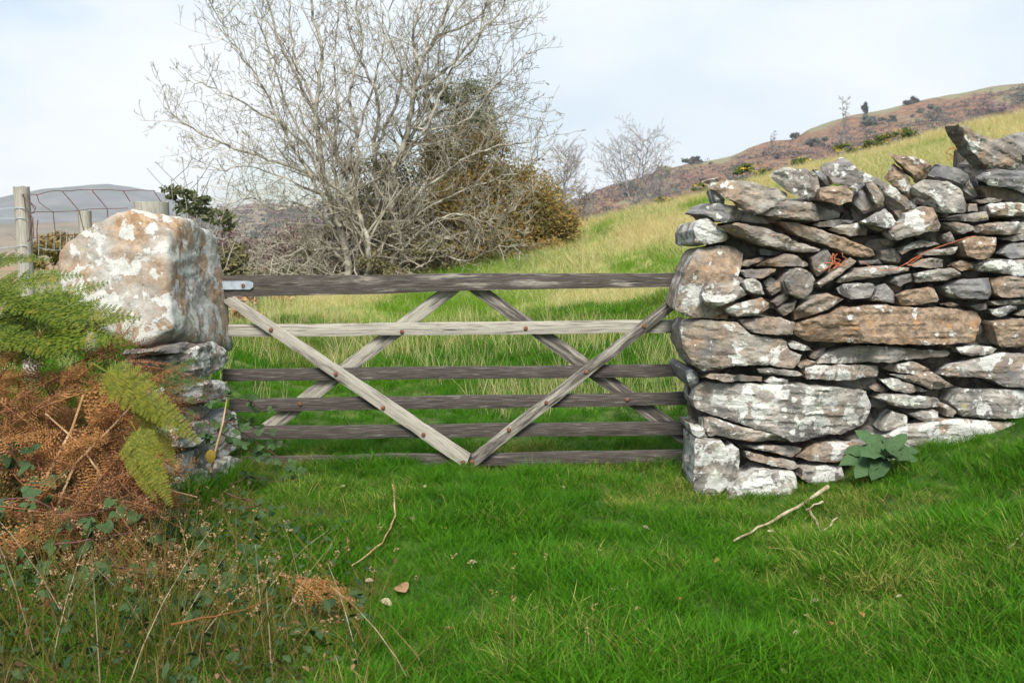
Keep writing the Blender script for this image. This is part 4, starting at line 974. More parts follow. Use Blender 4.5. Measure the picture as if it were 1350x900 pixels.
bramble("dark bramble thicket under the dead bracken at lower left", [[(-20, 600, 4.3), (40, 590, 4.25), (70, 650, 4.2), (80, 700, 4.1)], [(20, 700, 4.2), (70, 690, 4.15), (110, 720, 4.1), (190, 745, 4.0)], [(90, 690, 4.4), (150, 690, 4.3), (190, 650, 4.3), (215, 690, 4.3)],
    [(120, 730, 4.1), (160, 740, 4.0), (215, 715, 4.1)], [(30, 740, 4.0), (80, 745, 3.95), (140, 770, 3.9)], [(140, 660, 4.5), (180, 690, 4.4), (220, 700, 4.4)], [(0, 800, 3.7), (60, 790, 3.7), (120, 800, 3.7), (170, 790, 3.7)], [(60, 860, 3.5), (130, 850, 3.5), (220, 800, 3.6), (260, 780, 3.7)],
    [(170, 820, 3.6), (240, 800, 3.6), (300, 790, 3.7)], [(150, 560, 5.0), (190, 580, 4.9), (210, 620, 4.9)], [(-20, 660, 4.0), (40, 655, 3.95), (90, 680, 3.9), (150, 672, 3.9)], [(60, 720, 3.8), (120, 712, 3.8), (180, 700, 3.85), (240, 720, 3.9)], [(90, 760, 3.7), (150, 745, 3.7), (210, 760, 3.7), (270, 745, 3.8)], [(-20, 720, 3.8), (20, 740, 3.75), (70, 770, 3.7)], [(190, 640, 4.4), (220, 655, 4.4), (255, 690, 4.4), (280, 720, 4.3)]], 9, .036, (.04, .068))
bramble("bramble spray of crimson autumn leaves at the left edge of the foreground", [[(-20, 770, 3.75), (10, 765, 3.72), (35, 790, 3.7), (55, 800, 3.68)], [(0, 820, 3.6), (30, 815, 3.6), (60, 830, 3.55)]], 12, .05, (.04, .06), .8)
yl = lay(BLY, at(278, 592, 5.15), Vector((-.1, 0, -1)), Vector((.2, -1, .2)), .085, None); yl.name = "bramble_leaf"; tag(yl, "single mustard-yellow bramble leaf hanging against the pier", "leaf")
st = MB(); st.tube([at(278, 622, 5.2), at(285, 590, 5.2), at(294, 556, 5.2), at(299, 526, 5.25)], [.007, .006, .0045, .003], 6); tag(st.build("cane", M_STEMBROWN, smooth=60), "bare reddish cane leaning up against the pier stones", "stem")

fx = thing("foxglove_rosette", at(1165, 606, 5.3), "grey-green rosette of broad woolly leaves growing at the foot of the wall", "plant")
FL = [leaf_mesh("leaf", M_FOXG, 1, .44, .35, .38, 10, .25, k) for k in range(3)]
for k, (tx, ty, dy) in enumerate([(1136, 568, 0), (1160, 568, .1), (1196, 572, 0), (1212, 590, -.05), (1120, 590, -.05), (1112, 604, -.1), (1135, 618, -.22), (1160, 622, -.25), (1185, 588, -.2), (1150, 590, -.2), (1205, 602, -.15), (1172, 576, .08)]):
    p = at(1165 + rnd.uniform(-5, 5), 602, 5.3); q = at(tx, ty, 5.3 + dy); d = q - p; d.z += .03
    lay(FL[k % 3], p, d, Vector((rnd.uniform(-.3, .3), -.6, .9)), d.length * .90, fx)

def rush(label, px, py, Yd, n, hmax, sd_, spread=.12, heads=.3):
    n = int(n * .8); hmax = hmax * (.8 if px < 330 else 1)
    rg = random.Random(sd_); b0 = at(px, py, Yd); b0.z = gz(b0.x, b0.y) - .01
    t = thing("soft_rush", b0, label, "rush", "rushes in the foreground"); ms, mh = MB(), MB(); mp_ = MB()
    for k in range(n):
        a = rg.uniform(0, 6.283); r = spread * math.sqrt(rg.random()); s = b0 + Vector((r * math.cos(a), r * math.sin(a), 0)); h = hmax * rg.uniform(.5, 1.05)
        az = rg.uniform(0, 6.283); le = rg.uniform(.05, .55); dr = Vector((math.cos(az) * le, math.sin(az) * le, 1))
        P = [s + Vector((dr.x * h * q * (1 + .5 * q), dr.y * h * q * (1 + .5 * q), h * (q - .2 * le * q * q))) for q in (0, .25, .5, .75, 1)]
        (mp_ if rg.random() < .05 else ms).tube([q + Vector((0, 0, -.12 * h * (i_ / 4) ** 3 * le)) for i_, q in enumerate(P)], [.0016, .0015, .0012, .0009, .0005], 4, False)
        if rg.random() < heads:
            c = P[3].lerp(P[4], rg.random())
            for j in range(rg.randint(4, 8)):
                q = c + Vector((rg.gauss(0, 1), rg.gauss(0, 1), rg.gauss(0, 1))) * .006; e = Vector((rg.gauss(0, 1), rg.gauss(0, 1), rg.gauss(0, 1))).normalized() * rg.uniform(.002, .005)
                mh.tube([q - e, q, q + e], [.001, .0028, .001], 5)
    tag(ms.build("stem", M_RUSH, t), kind='stuff'); tag(mp_.build("dry_stem", M_PALESTALK, t), kind='stuff')
    if mh.v: tag(mh.build("seed_head", M_SEED, t), kind='stuff')
for k, a in enumerate([("dense rush tussock with brown seed heads at the bottom left corner", 150, 905, 3.25, 130, .75, .25), ("rush tussock leaning out beside the corner tussock", 290, 900, 3.3, 110, .62, .22),
        ("thin rush clump between the bramble and the orange stalk", 250, 800, 3.8, 70, .5, .25), ("rush clump below the dead bracken heap", 130, 790, 3.85, 80, .55, .3), ("sparse rush stems in the grass at the bottom centre", 560, 905, 3.3, 16, .42, .3),
        ("few brown rush stems at the bottom, below the gate's point", 720, 900, 3.35, 18, .40, .25), ("rush clump at the outer left edge of the foreground", 10, 880, 3.35, 90, .7, .25), ("straggling rush stems right of the foreground tussock", 410, 900, 3.3, 40, .5, .25),
        ("weedy stems with seed heads at the foot of the pier", 262, 690, 4.9, 70, .34, .25), ("low rush stems by the fallen orange frond", 340, 830, 3.65, 45, .38, .25)]):
    rush(a[0], a[1], a[2], a[3], a[4], a[5], 60 + k, a[6], .42)
# low undergrowth beneath the bracken and rushes
def litter(label, name, mats, n, box, sd_, s0, s1, hmax):
    rg = random.Random(sd_); mb = MB(); mi = []
    for _ in range(n):
        x, y = rg.uniform(box[0], box[1]), rg.uniform(box[2], box[3])
        if x > -.55 - .28 * (y - 3.2) + rg.gauss(0, .12): continue
        z = gz(x, y) + rg.random() ** 1.5 * hmax; u = Vector((rg.gauss(0, 1), rg.gauss(0, 1), rg.gauss(0, .5))).normalized(); w = u.cross(Vector((rg.gauss(0, .5), rg.gauss(0, .5), 1))).normalized(); k = rg.uniform(s0, s1); p = Vector((x, y, z))
        mb.quad(p - u * k, p - u * k * .2 + w * k * .55, p + u * k * .5 + w * k * .4 - Vector((0, 0, k * .2)), p + u * k - Vector((0, 0, k * .5)), p + u * k * .5 - w * k * .4 - Vector((0, 0, k * .2)), p - u * k * .2 - w * k * .55)
    return tag(mb.build(name, mats), label, kind='stuff')
litter("dark green undergrowth leaves below the dead bracken and among the rushes", "undergrowth", M_BRAMBLE, 2600, (-2.6, -.5, 3.0, 4.7), 91, .012, .03, .22)
litter("brown dead leaf litter among the rushes at the lower left", "leaf_litter", M_LITTER, 1900, (-2.6, -.5, 3.0, 4.8), 92, .006, .018, .12)
# dry sticks and stalks
def stick(label, L, r, mat=M_PALESTALK, lift=.02, name="stick"):
    P = []
    for (x, y, Yd) in L:
        q = at(x, y, Yd); d = ray(x, y)
        for _ in range(12):
            tt = (gz(q.x, q.y) + lift - EYE.z) / d.z; q = EYE + d * tt
        P.append(q)
    Q = []
    for i in range(len(P) - 1): Q += [P[i].lerp(P[i + 1], j / 4) + Vector((rnd.uniform(-1, 1), 0, rnd.uniform(-1, 1))) * r * .7 for j in range(4)]
    Q.append(P[-1]); mb = MB(); mb.tube(Q, [r * (1 - .55 * i / len(Q)) * rnd.uniform(.85, 1.15) for i in range(len(Q))], 6)
    return tag(mb.build(name, mat, smooth=60), label, "stick")
stick("long bleached branch lying in the grass below the wall", [(1090, 642, 5.3), (1050, 668, 5.1), (1010, 690, 4.9), (968, 712, 4.8)], .0105, lift=.05)
stick("thin dry twig near the tip of the bleached branch", [(1085, 660, 5), (1062, 672, 5)], .007, lift=.05)
stick("short upright twig in the grass under the foxglove rosette", [(1068, 672, 5), (1084, 702, 4.8)], .008, lift=.05)
stick("short twig leaning right beside the upright twig", [(1084, 702, 4.8), (1104, 682, 4.9)], .007, lift=.05)
stick("dry curved stalk standing in the lawn left of centre", [(518, 640, 5.3), (522, 680, 5), (505, 715, 4.7), (464, 745, 4.5)], .006, M_STEMBROWN, .06)
stick("orange-brown bracken stalk lying across the lower left grass", [(225, 822, 3.7), (300, 808, 3.75), (340, 798, 3.8), (362, 786, 3.9)], .0042, M_DEADF, .24)
stick("small forked twig among the leaves on the lawn", [(808, 778, 4.2), (842, 752, 4.35)], .005)
stick("pale twig at the right edge of the lawn", [(1330, 722, 4.7), (1352, 698, 4.8)], .006, lift=.05)
LF = [leaf_mesh("fallen_leaf", mm, 1, .55, .3, .3) for mm in (M_DRYLEAF, M_PALELEAF, M_REDLEAF, M_DEADF)]
def fallen(px, py, s, k, label, group=None):
    d = ray(px, py); q = at(px, py, 4.5)
    for _ in range(12): q = EYE + d * ((gz(q.x, q.y) + .04 - EYE.z) / d.z)
    a = rnd.uniform(0, 6.28); o = lay(LF[k], q, Vector((math.cos(a), math.sin(a), rnd.uniform(-.1, .3))), Vector((rnd.uniform(-.3, .3), -.5, 1)), s, None, "fallen_leaf"); o.name = "fallen_leaf"
    return tag(o, label, "leaf", group or "fallen leaves on the lawn")
for px, py, s, k, lb in ((535, 780, .115, 0, "largest tan leaf on the lawn, lying left of centre"), (442, 748, .09, 3, "curled rusty leaf beside the foot of the curved stalk"), (503, 790, .06, 1, "pale pinkish leaf just left of the largest tan leaf"),
        (820, 757, .05, 2, "dark red leaf beside the small forked twig"), (540, 682, .06, 1, "pale green-grey leaf right of the curved stalk")): fallen(px, py, s, k, lb)
MARKS = [(618, 620, "the gate's lowest point"), (520, 655, 'the top of the curved stalk'), (464, 745, 'the foot of the curved stalk'), (535, 780, 'the largest tan leaf'), (825, 765, 'the small forked twig'), (968, 712, 'the tip of the bleached branch'),
         (1165, 615, 'the woolly rosette'), (560, 880, 'the sparse rush stems'), (430, 845, 'the orange fern frond'), (300, 690, 'the weedy stems by the pier'), (720, 870, 'the brown rush stems'), (1340, 715, 'the pale twig at the edge'), (660, 720, 'the middle of the lawn'), (1110, 800, 'the open grass at lower right')]
USED = set()
for px, py in ((533, 695), (587, 697), (680, 731), (660, 697), (700, 738), (846, 818), (844, 800), (808, 776), (594, 828), (848, 693), (785, 740), (790, 726), (872, 731), (620, 740), (1080, 790), (1068, 810), (1098, 819), (1134, 806), (1055, 832), (1190, 784), (948, 736), (1014, 722),
               (405, 690), (372, 664), (352, 712), (390, 760), (310, 772), (300, 790), (480, 765), (455, 640), (560, 640), (740, 640), (470, 870), (690, 860), (1028, 886), (1010, 700), (1280, 690), (1290, 800), (900, 790), (950, 850)):
    k = rnd.choice((0, 1, 1, 3)); lm = min(MARKS, key=lambda m_: (m_[0] - px) ** 2 + (m_[1] - py) ** 2); dx, dy = px - lm[0], py - lm[1]
    far = 'well ' if math.hypot(dx, dy) > 60 else ''; side = ('right of' if dx > 0 else 'left of') if abs(dx) > abs(dy) * 1.2 else ('nearer the viewer than' if dy > 0 else 'just beyond')
    if far and side == 'just beyond': far, side = '', 'some way beyond'
    lb = 'small %s leaf scrap lying %s%s %s' % ({0: 'tan', 1: 'pale', 3: 'rusty'}[k], far, side, lm[2])
    if lb in USED: continue
    USED.add(lb); fallen(px + rnd.uniform(-3, 3), py, rnd.uniform(.022, .04), k, lb)

# ------------------------------------------------------------------ trees
from mathutils.bvhtree import BVHTree
_tv, _tf = [], []
for _n in ("bracken_hill", "moor_ridge", "mountain", "ground"):
    _m = bpy.data.objects[_n].data; _b = len(_tv); _tv += [v.co.copy() for v in _m.vertices]; _tf += [[_b + i for i in p.vertices] for p in _m.polygons if _n != "ground" or _m.vertices[p.vertices[0]].co.y > 6]
TER = BVHTree.FromPolygons(_tv, _tf)
def on_land(px, py, ymin=26):
    for k in range(60):
        d = ray(px, py + k); h = TER.ray_cast(EYE + d * (ymin / d.y), d.normalized())
        if h[0] is not None: return h[0]
    return at(px, py, 200)

def limb(mb, P, R_, sides): mb.tube(P, R_, sides, False)
def grow(mb, p, d, L, r, lvl, rg, up=.25, wig=.28, spread=(.5, 1.0), dens=1.0, rmin=.0045):
    n = max(3, int(L / .16) if lvl < 2 else 4); P = [Vector(p)]; dd = d.normalized()
    for i in range(n):
        dd = (dd + Vector((rg.gauss(0, 1), rg.gauss(0, 1), rg.gauss(0, 1))) * wig * .55 + Vector((0, 0, up * .25))).normalized()
        P.append(P[-1] + dd * (L / n))
    mb.tube(P, [max(rmin, r * (1 - .75 * i / n)) for i in range(n + 1)], 5 if r > .02 else (4 if r > .009 else 3), False)
    if lvl <= 0: return
    k = max(2, int(L * 4.2 * dens))
    for i in range(k):
        q = .22 + .78 * (i + rg.random()) / k; j = min(n - 1, int(q * n)); b = P[j].lerp(P[j + 1], q * n - j)
        t = (P[j + 1] - P[j]).normalized(); o = t.orthogonal(); o = Quaternion(t, rg.uniform(0, 6.283)) @ o
        a = rg.uniform(*spread); nd = t * math.cos(a) + o * math.sin(a)
        grow(mb, b, nd, L * rg.uniform(.28, .55) * (1.15 - .5 * q), max(rmin, r * .5 * (1 - .5 * q)), lvl - 1, rg, up, wig, spread, dens, rmin)
def leaves_cloud(mb, c, rx, ry, rz, n, size, rg, clump=14, hollow=.35, squash=None):
    """leaf-sized faces gathered in clumps through an uneven volume"""
    cl = []
    for _ in range(clump):
        while True:
            v = Vector((rg.uniform(-1, 1), rg.uniform(-1, 1), rg.uniform(-1, 1)))
            if hollow < v.length < 1: break
        cl.append((Vector((v.x * rx, v.y * ry, v.z * rz)), rg.uniform(.22, .42)))
    for _ in range(n):
        q, s = rg.choice(cl); o = Vector((rg.gauss(0, .5) * rx, rg.gauss(0, .5) * ry, rg.gauss(0, .45) * rz)) * s
        p = Vector(c) + q + o; u = Vector((rg.gauss(0, 1), rg.gauss(0, 1), rg.gauss(0, 1))).normalized(); w = u.orthogonal().normalized(); s2 = size * rg.uniform(.5, 1.3)
        mb.quad(p - u * s2, p + w * s2 * .6, p + u * s2, p - w * s2 * .6)
def smooth_path(P, k=5):
    out = []
    for i in range(len(P) - 1):
        a, b, c, d = P[max(i - 1, 0)], P[i], P[i + 1], P[min(i + 2, len(P) - 1)]
        for j in range(k):
            t = j / k; out.append(.5 * ((2 * b) + (c - a) * t + (2 * a - 5 * b + 4 * c - d) * t * t + (3 * b - a - 3 * c + d) * t ** 3))
    out.append(P[-1]); return out
def traced_tree(label, stems, Yd, sd_, lvl=2, dens=1.0):
    rg = random.Random(sd_); b = at(*stems[0][1][0], Yd + stems[0][0]); b.z = gz(b.x, b.y)
    t = thing("bare_tree", b, label, "tree"); tw = MB()
    for dy, L, r0, r1 in stems:
        P = [at(x, y, Yd + dy * (.3 + .7 * i / (len(L) - 1))) for i, (x, y) in enumerate(L)]
        if L[0][1] > 380: P[0].z = gz(P[0].x, P[0].y) - .05
        Q = smooth_path(P); Q = [q + Vector((rg.gauss(0, 1), rg.gauss(0, 1), rg.gauss(0, 1))) * min(.018, r0 * .5) for q in Q]
        n = len(Q); rr = [.8 * r0 + .8 * (r1 - r0) * (i / (n - 1)) ** .8 for i in range(n)]
        mb = MB(); mb.tube(Q, rr, 7); mb.build("trunk" if r0 >= .075 else "limb", M_BARK, t, smooth=70)
        acc = 0; tot = sum((Q[i + 1] - Q[i]).length for i in range(n - 1)); s = 0
        for i in range(1, n - 1):
            l = (Q[i + 1] - Q[i]).length; acc += l; s += l
            if s / tot > .10 and acc > .12 / dens:
                acc = 0
                for _ in range(rg.choice((1, 1, 2))):
                    tg = (Q[i + 1] - Q[i]).normalized(); o = Quaternion(tg, rg.uniform(0, 6.283)) @ tg.orthogonal(); a = rg.uniform(.45, 1.05)
                    grow(tw, Q[i], tg * math.cos(a) + o * math.sin(a), rg.uniform(.5, 1.7) * (1.15 - .55 * s / tot), max(.008, rr[i] * .42), lvl, rg, up=.42)
    tw.build("crown", M_TWIG, t)
    return t
traced_tree("large bare lichened tree with a low limb sweeping left toward the boulder", [
    (0, [(462, 412), (458, 350), (448, 300), (436, 262), (424, 215), (417, 140), (424, 70), (410, 0), (405, -60)], .115, .02),
    (-.5, [(478, 412), (488, 340), (474, 285), (440, 245), (382, 219), (317, 198), (275, 182), (240, 160), (214, 140)], .085, .008),
    (.6, [(470, 412), (470, 340), (462, 255), (438, 190), (400, 120), (372, 60), (352, 0), (340, -50)], .09, .015),
    (-.8, [(448, 300), (420, 250), (380, 180), (350, 120), (320, 75), (300, 40), (288, 10)], .05, .008),
    (.3, [(436, 262), (400, 190), (345, 150), (300, 125), (265, 110), (235, 108)], .04, .006),
    (.9, [(462, 255), (472, 190), (462, 120), (478, 60), (470, 0), (480, -50)], .055, .012),
    (-.6, [(448, 330), (400, 330), (360, 345), (330, 352), (300, 372)], .045, .008),
    (-1., [(440, 300), (400, 270), (365, 275), (330, 262), (300, 272)], .035, .006),
    (.5, [(417, 140), (390, 80), (382, 20), (388, -40)], .04, .01), (.7, [(452, 280), (440, 220), (446, 150), (440, 80), (446, 20), (440, -40)], .045, .01), (-.4, [(424, 215), (390, 160), (360, 90), (345, 40), (330, -10)], .04, .008), (.2, [(445, 250), (470, 180), (492, 110), (505, 50), (500, -20)], .045, .01), (.9, [(440, 262), (385, 240), (330, 220), (290, 225), (250, 215)], .03, .005)], 20, 31, 3, dens=1.9)
traced_tree("tall bare tree with a pale leaning trunk and fan of upright branches, before the evergreen", [
    (0, [(508, 412), (516, 360), (522, 320), (517, 235), (536, 187), (545, 121), (550, 92), (574, 47), (596, 0), (610, -50)], .135, .02),
    (.5, [(500, 412), (508, 350), (500, 280), (494, 201), (499, 140), (481, 93), (462, 45), (455, -30)], .095, .014),
    (-.5, [(522, 412), (530, 340), (527, 285), (552, 255), (587, 229), (622, 205), (667, 191), (700, 186), (734, 174)], .07, .008),
    (.3, [(536, 187), (560, 160), (601, 140), (648, 117), (672, 95), (698, 64)], .055, .007),
    (.8, [(494, 201), (520, 140), (530, 95), (512, 45), (520, -20)], .05, .012),
    (-.7, [(545, 121), (590, 90), (620, 55), (655, 20), (675, -20)], .05, .01),
    (.9, [(536, 187), (580, 190), (620, 170), (660, 140), (690, 128)], .04, .006),
    (-.9, [(530, 330), (560, 300), (600, 280), (640, 292), (672, 280), (690, 250)], .04, .006),
    (-1., [(527, 350), (570, 330), (610, 345), (650, 330), (690, 318)], .035, .006),
    (-1.1, [(510, 370), (470, 355), (440, 365), (400, 360), (372, 362)], .035, .006),
    (.6, [(550, 92), (545, 40), (560, -10), (555, -60)], .05, .014),
    (1., [(574, 47), (620, 30), (645, 0), (650, -30)], .04, .01), (-.4, [(530, 215), (570, 150), (590, 100), (628, 60), (640, 10), (660, -40)], .045, .01), (.4, [(517, 235), (548, 170), (575, 110), (582, 50), (620, -10)], .045, .01), (-.2, [(540, 170), (600, 165), (640, 130), (668, 60), (690, 40)], .035, .006), (.6, [(500, 250), (535, 200), (560, 130), (565, 60), (580, 0)], .04, .01), (-.6, [(524, 300), (580, 265), (640, 240), (690, 225), (715, 205)], .035, .006)], 20.6, 47, 3, dens=1.9)
def bush(label, parts, sd_, mat, name="bush", stem=M_TWIG, size=.05, extra=None, group=None, base=None):
    """parts: (px, py, Y, half width px, half height px, leaf count); foliage on a few woody stems"""
    rg = random.Random(sd_); c0 = at(parts[0][0], parts[0][1] + parts[0][4], parts[0][2]); c0.z = gz(c0.x, c0.y) if parts[0][2] < 60 else c0.z
    if base: c0 = Vector(base)
    t = thing(name, c0, label, "shrub" if name == "bush" else "tree", group); f = MB(); s = MB()
    for px, py, Yd, hw, hh, n in parts:
        k = Yd / F; c = at(px, py, Yd) if not base else Vector(base) + Vector((0, 0, hh * k * .75)); leaves_cloud(f, c, hw * k, hw * k * .8, hh * k, n, size, rg, max(8, n // 220))
        b = Vector((c0.x + rg.uniform(-.3, .3) * hw * k, c0.y, c0.z)); 
        for _ in range(3): grow(s, b, (c - b) + Vector((rg.gauss(0, .3), rg.gauss(0, .3), .2)) * hw * k, (c - b).length * 1.1 + hh * k * .3, max(.012, hh * k * .03), 1, rg, dens=.5)
    s.build("trunk", stem, t); f.build("crown", mat, t)
    if extra:
        f2 = MB()
        for px, py, Yd, hw, hh, n in parts: k = Yd / F; leaves_cloud(f2, at(px, py - hh * .35, Yd - hw * k * .3), hw * k, hw * k * .7, hh * k * .8, n // 16, size * .8, rg, 10)
        f2.build("blossom", extra, t)
    return t
bush("dense dark evergreen rising behind the bare trees", [(602, 150, 24, 44, 52, 5200), (612, 205, 24, 46, 52, 6400), (570, 125, 24, 26, 24, 1000), (550, 290, 23, 90, 80, 9000)], 5, M_EVER, "evergreen_tree", size=.036)
bush("large golden autumn bush at the right side of the bare trees", [(650, 268, 22.5, 84, 66, 13000), (712, 292, 22, 46, 42, 9000), (620, 226, 22.3, 60, 56, 9000), (595, 300, 21.4, 76, 56, 9500), (660, 330, 21.4, 84, 30, 8000)], 6, M_AUT, size=.040)
bush("olive undergrowth tangled round the foot of the bare trees", [(520, 325, 21.2, 80, 70, 12000), (450, 345, 21.2, 70, 52, 8000), (570, 375, 21, 90, 34, 8000), (400, 372, 20.6, 70, 30, 5600), (490, 255, 21.5, 70, 50, 5600), (540, 350, 20.2, 70, 40, 3600)], 7, M_OLIVE, size=.032)
bush("slim evergreen shrub leaning right from behind the boulder", [(240, 262, 12, 26, 16, 420), (272, 275, 12, 26, 14, 420), (300, 290, 12, 20, 12, 200), (225, 255, 12, 12, 12, 120)], 8, M_EVER, size=.035)
bush("olive shrub right of the boulder, behind the hinge end of the gate", [(305, 335, 17, 30, 28, 1500), (325, 350, 17, 26, 20, 900)], 9, M_OLIVE, size=.045)
bush("purplish bare scrub between the boulder and the bare trees", [(340, 340, 34, 60, 32, 4200), (400, 330, 34, 50, 30, 3000), (290, 335, 34, 50, 32, 3000), (255, 330, 35, 40, 28, 1800)], 10, M_SCRUB, size=.06)
def tangle(label, spots, sd_):
    rg = random.Random(sd_); b0 = at(*spots[0]); b0.z = gz(b0.x, b0.y); t = thing("dead_branches", b0, label, "branches"); mb = MB()
    for px, py, Yd in spots:
        p = at(px, py, Yd)
        for _ in range(7):
            a = rg.uniform(0, 6.283); grow(mb, p + Vector((rg.uniform(-.4, .4), rg.uniform(-.3, .3), rg.uniform(-.2, .3))), Vector((math.cos(a), .4 * math.sin(a), rg.uniform(-.5, .8))), rg.uniform(.6, 1.5), .017, 2, rg, up=.05, wig=.45)
    mb.build("branch", M_TWIG, t); return t
tangle("tangle of pale dead branches over the foot of the two bare trees", [(430, 370, 20), (470, 345, 20.3), (500, 375, 19.8), (540, 360, 20), (400, 350, 20), (560, 330, 20.5), (450, 310, 20.5), (520, 290, 20.6), (350, 370, 19.5)], 71)
tangle("thorny grey dead branches hanging in front of the golden bush", [(600, 290, 21), (640, 310, 21), (585, 330, 20.6)], 72)
bush("small golden bush behind the wire mesh", [(80, 320, 16, 32, 22, 1500), (55, 335, 16, 30, 18, 900)], 12, M_AUT, size=.04)
bush("rust-coloured bracken stand under the trees behind the hinge end", [(340, 405, 15.5, 45, 20, 2400), (390, 400, 17, 40, 16, 1600), (320, 425, 13.5, 40, 18, 1500)], 13, M_REDTWIG, size=.045)
def bare(label, px, py0, py1, Yd, sd_, hw, mat=M_BIRCH, lvl=3, stems=1, group=None, zb=None):
    rg = random.Random(sd_); b = on_land(px, py1); Yd = b.y; H = (py1 - py0) * Yd / F
    t = thing("bare_tree", b, label, "tree", group); tr = MB(); cr_ = MB(); k = Yd / F
    for s in range(stems):
        n = 9; P = [b + Vector((rg.uniform(-.1, .1), rg.uniform(-.1, .1), -.3))]; d = Vector((rg.uniform(-.35, .35) * min(1, hw / 40), 0, 1))
        for i in range(n):
            d = (d + Vector((rg.gauss(0, .10), rg.gauss(0, .1), .08)) * min(1, .3 + hw / 50)).normalized(); P.append(P[-1] + d * H * rg.uniform(.85, 1.0) / n)
        r0 = H * .013; tr.tube(P, [max(.01, r0 * (1 - .85 * i / n)) for i in range(n + 1)], 6)
        for i in range(2, n + 1):
            for _ in range(3):
                a = rg.uniform(0, 6.283); nd = Vector((math.cos(a), math.sin(a), rg.uniform(.3, 1.1)))
                grow(cr_, P[i], nd, hw * k * rg.uniform(.5, 1.05) * (1.1 - .55 * i / n), max(.012, r0 * .35), lvl - 1, rg, up=.2, dens=.75 * 3 / max(1.2, hw * k), rmin=.00014 * Yd)
    tr.build("trunk", mat, t, smooth=70); cr_.build("crown", mat, t)
    return t
bare("grey birch with a rounded bare crown, next to the golden bush", 742, 194, 312, 62, 3, 56, stems=4)
bare("thin grey birch overlapping the rounded birch, nearer the golden bush", 765, 235, 312, 60, 4, 34, stems=3)
bare("pale forked bare tree alone on the pasture edge above the gate's right half", 836, 178, 288, 48, 8, 78, stems=3)
bare("short leaning bare tree beside the pale forked tree", 866, 222, 280, 50, 9, 40, stems=2)
bare("tall slim birch standing on the hill crest above the wall", 1111, 128, 196, 80, 14, 11, stems=2)
bare("faint slim birch on the bracken hill, above the flat slab of the wall", 1016, 172, 205, 150, 15, 8, stems=1)
for lb, px, py, Yd, hw, hh, n in (("gorse bush with yellow flowers above the large pointed stone gap", 1192, 178, 34, 20, 10, 1100), ("gorse bush left of the yellowest gorse on the crest", 1160, 188, 33, 20, 11, 1100), ("low gorse bush below the slim birch on the crest", 1118, 198, 32, 20, 8, 800),
        ("gorse bush above the flat top slab of the wall", 992, 226, 30, 20, 9, 900), ("small gorse bush beside the round white stone", 1062, 214, 31, 16, 5, 500), ("dark low gorse patch on the slope by the forked bare tree", 882, 266, 28, 18, 7, 600), ("smaller gorse tuft up slope of the dark patch", 925, 248, 29, 15, 5, 400)):
    bush(lb, [(px, py, Yd, hw, hh, n)], px, M_GORSE, "gorse_bush", size=.05, extra=M_GORSEF)
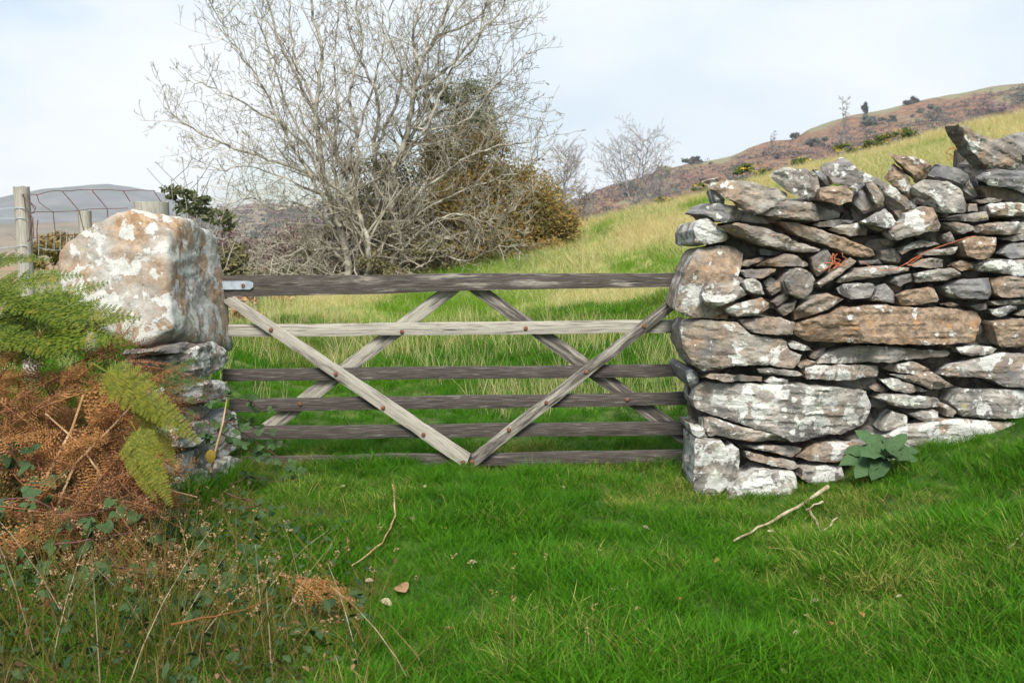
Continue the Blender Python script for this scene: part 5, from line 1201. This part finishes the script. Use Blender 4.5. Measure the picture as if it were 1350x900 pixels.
for lb, px, py, hw, hh, Yd, mat in (("dark green tree on the far bracken hill above the gorse", 1226, 148, 17, 12, 150, M_BLUESCRUB), ("brownish thicket on the far hill at the right edge", 1310, 140, 32, 10, 150, M_SCRUB), ("olive thicket at the far right of the hill", 1348, 128, 14, 9, 150, M_BLUESCRUB),
        ("small rounded tree on the skyline, right of the conifer", 1201, 131, 9, 6, 300, M_BLUESCRUB), ("small conifer on the skyline near the slim birch", 1140, 141, 4, 7, 290, M_BLUESCRUB), ("purple-grey thicket below the crest, left of the slim birch", 1040, 202, 24, 7, 140, M_SCRUB), ("dark shrub on the bracken hill left of the slim birch", 1078, 186, 13, 9, 150, M_BLUESCRUB),
        ("round tree on the skyline at the left end of the bracken hill", 912, 205, 11, 6, 250, M_BLUESCRUB), ("dark tree low on the hill behind the forked bare tree", 832, 248, 12, 10, 120, M_BLUESCRUB), ("grey-green tree behind the leaning bare tree", 872, 226, 16, 10, 120, M_OLIVE), ("small tree on the skyline above the flat slab", 1047, 172, 6, 4, 300, M_BLUESCRUB),
        ("grey scrub patch on the far hill right of the slim birch", 1150, 158, 14, 7, 200, M_BLUESCRUB), ("small dark bush alone on the bracken hill", 1176, 156, 6, 4, 180, M_BLUESCRUB), ("brown scrub along the foot of the hill by the birches", 790, 285, 34, 12, 90, M_SCRUB)):
    q = on_land(px, py + hh, 60); bush(lb, [(px, py, q.y, hw, hh, 700)], px + 3, mat, "hill_bush", size=q.y * .0016, base=q)

rg_ = random.Random(77); mb1, mb2 = MB(), MB()
for _ in range(800):
    px = rg_.uniform(740, 1420); py = 330 - .245 * (px - 600) + rg_.uniform(-30, 30); q = on_land(px, py, 70)
    if q.y > 400: continue
    w_ = rg_.uniform(.5, 2.2) * q.y / 200; leaves_cloud(mb1 if rg_.random() < .55 else mb2, q + Vector((0, 0, w_ * .25)), w_ * 1.5, w_ * 1.3, w_ * .55, 60, q.y * .0011, rg_, 5, 0)
for _ in range(260):
    px = rg_.uniform(215, 480); py = rg_.uniform(272, 318); q = on_land(px, py, 70)
    if q.y > 560: continue
    w_ = rg_.uniform(.6, 2.4) * q.y / 200; leaves_cloud(mb1 if rg_.random() < .6 else mb2, q + Vector((0, 0, w_ * .25)), w_ * 1.6, w_ * 1.3, w_ * .5, 60, q.y * .0012, rg_, 5, 0)
tag(mb1.build("hillside_scrub", M_SCRUB), "brown heather and bramble scrub scattered over the far hill", kind='stuff')
tag(mb2.build("hillside_scrub", M_BLUESCRUB), "dark gorse scrub scattered over the far hill", kind='stuff')

# ------------------------------------------------------------------ the air
m, t, b, out = newmat("haze_air"); t.nodes.remove(b); pv = N(t, 'ShaderNodeVolumePrincipled'); pv.inputs['Color'].default_value = (.86, .92, 1, 1); pv.inputs['Density'].default_value = .00034; pv.inputs['Anisotropy'].default_value = 0.0
t.links.new(pv.outputs[0], out.inputs['Volume'])
mb = MB(); mb.box((0, 560, 60), Vector((1150, 0, 0)), Vector((0, 680, 0)), Vector((0, 0, 68.5))); tag(mb.build("haze", m), kind='stuff')
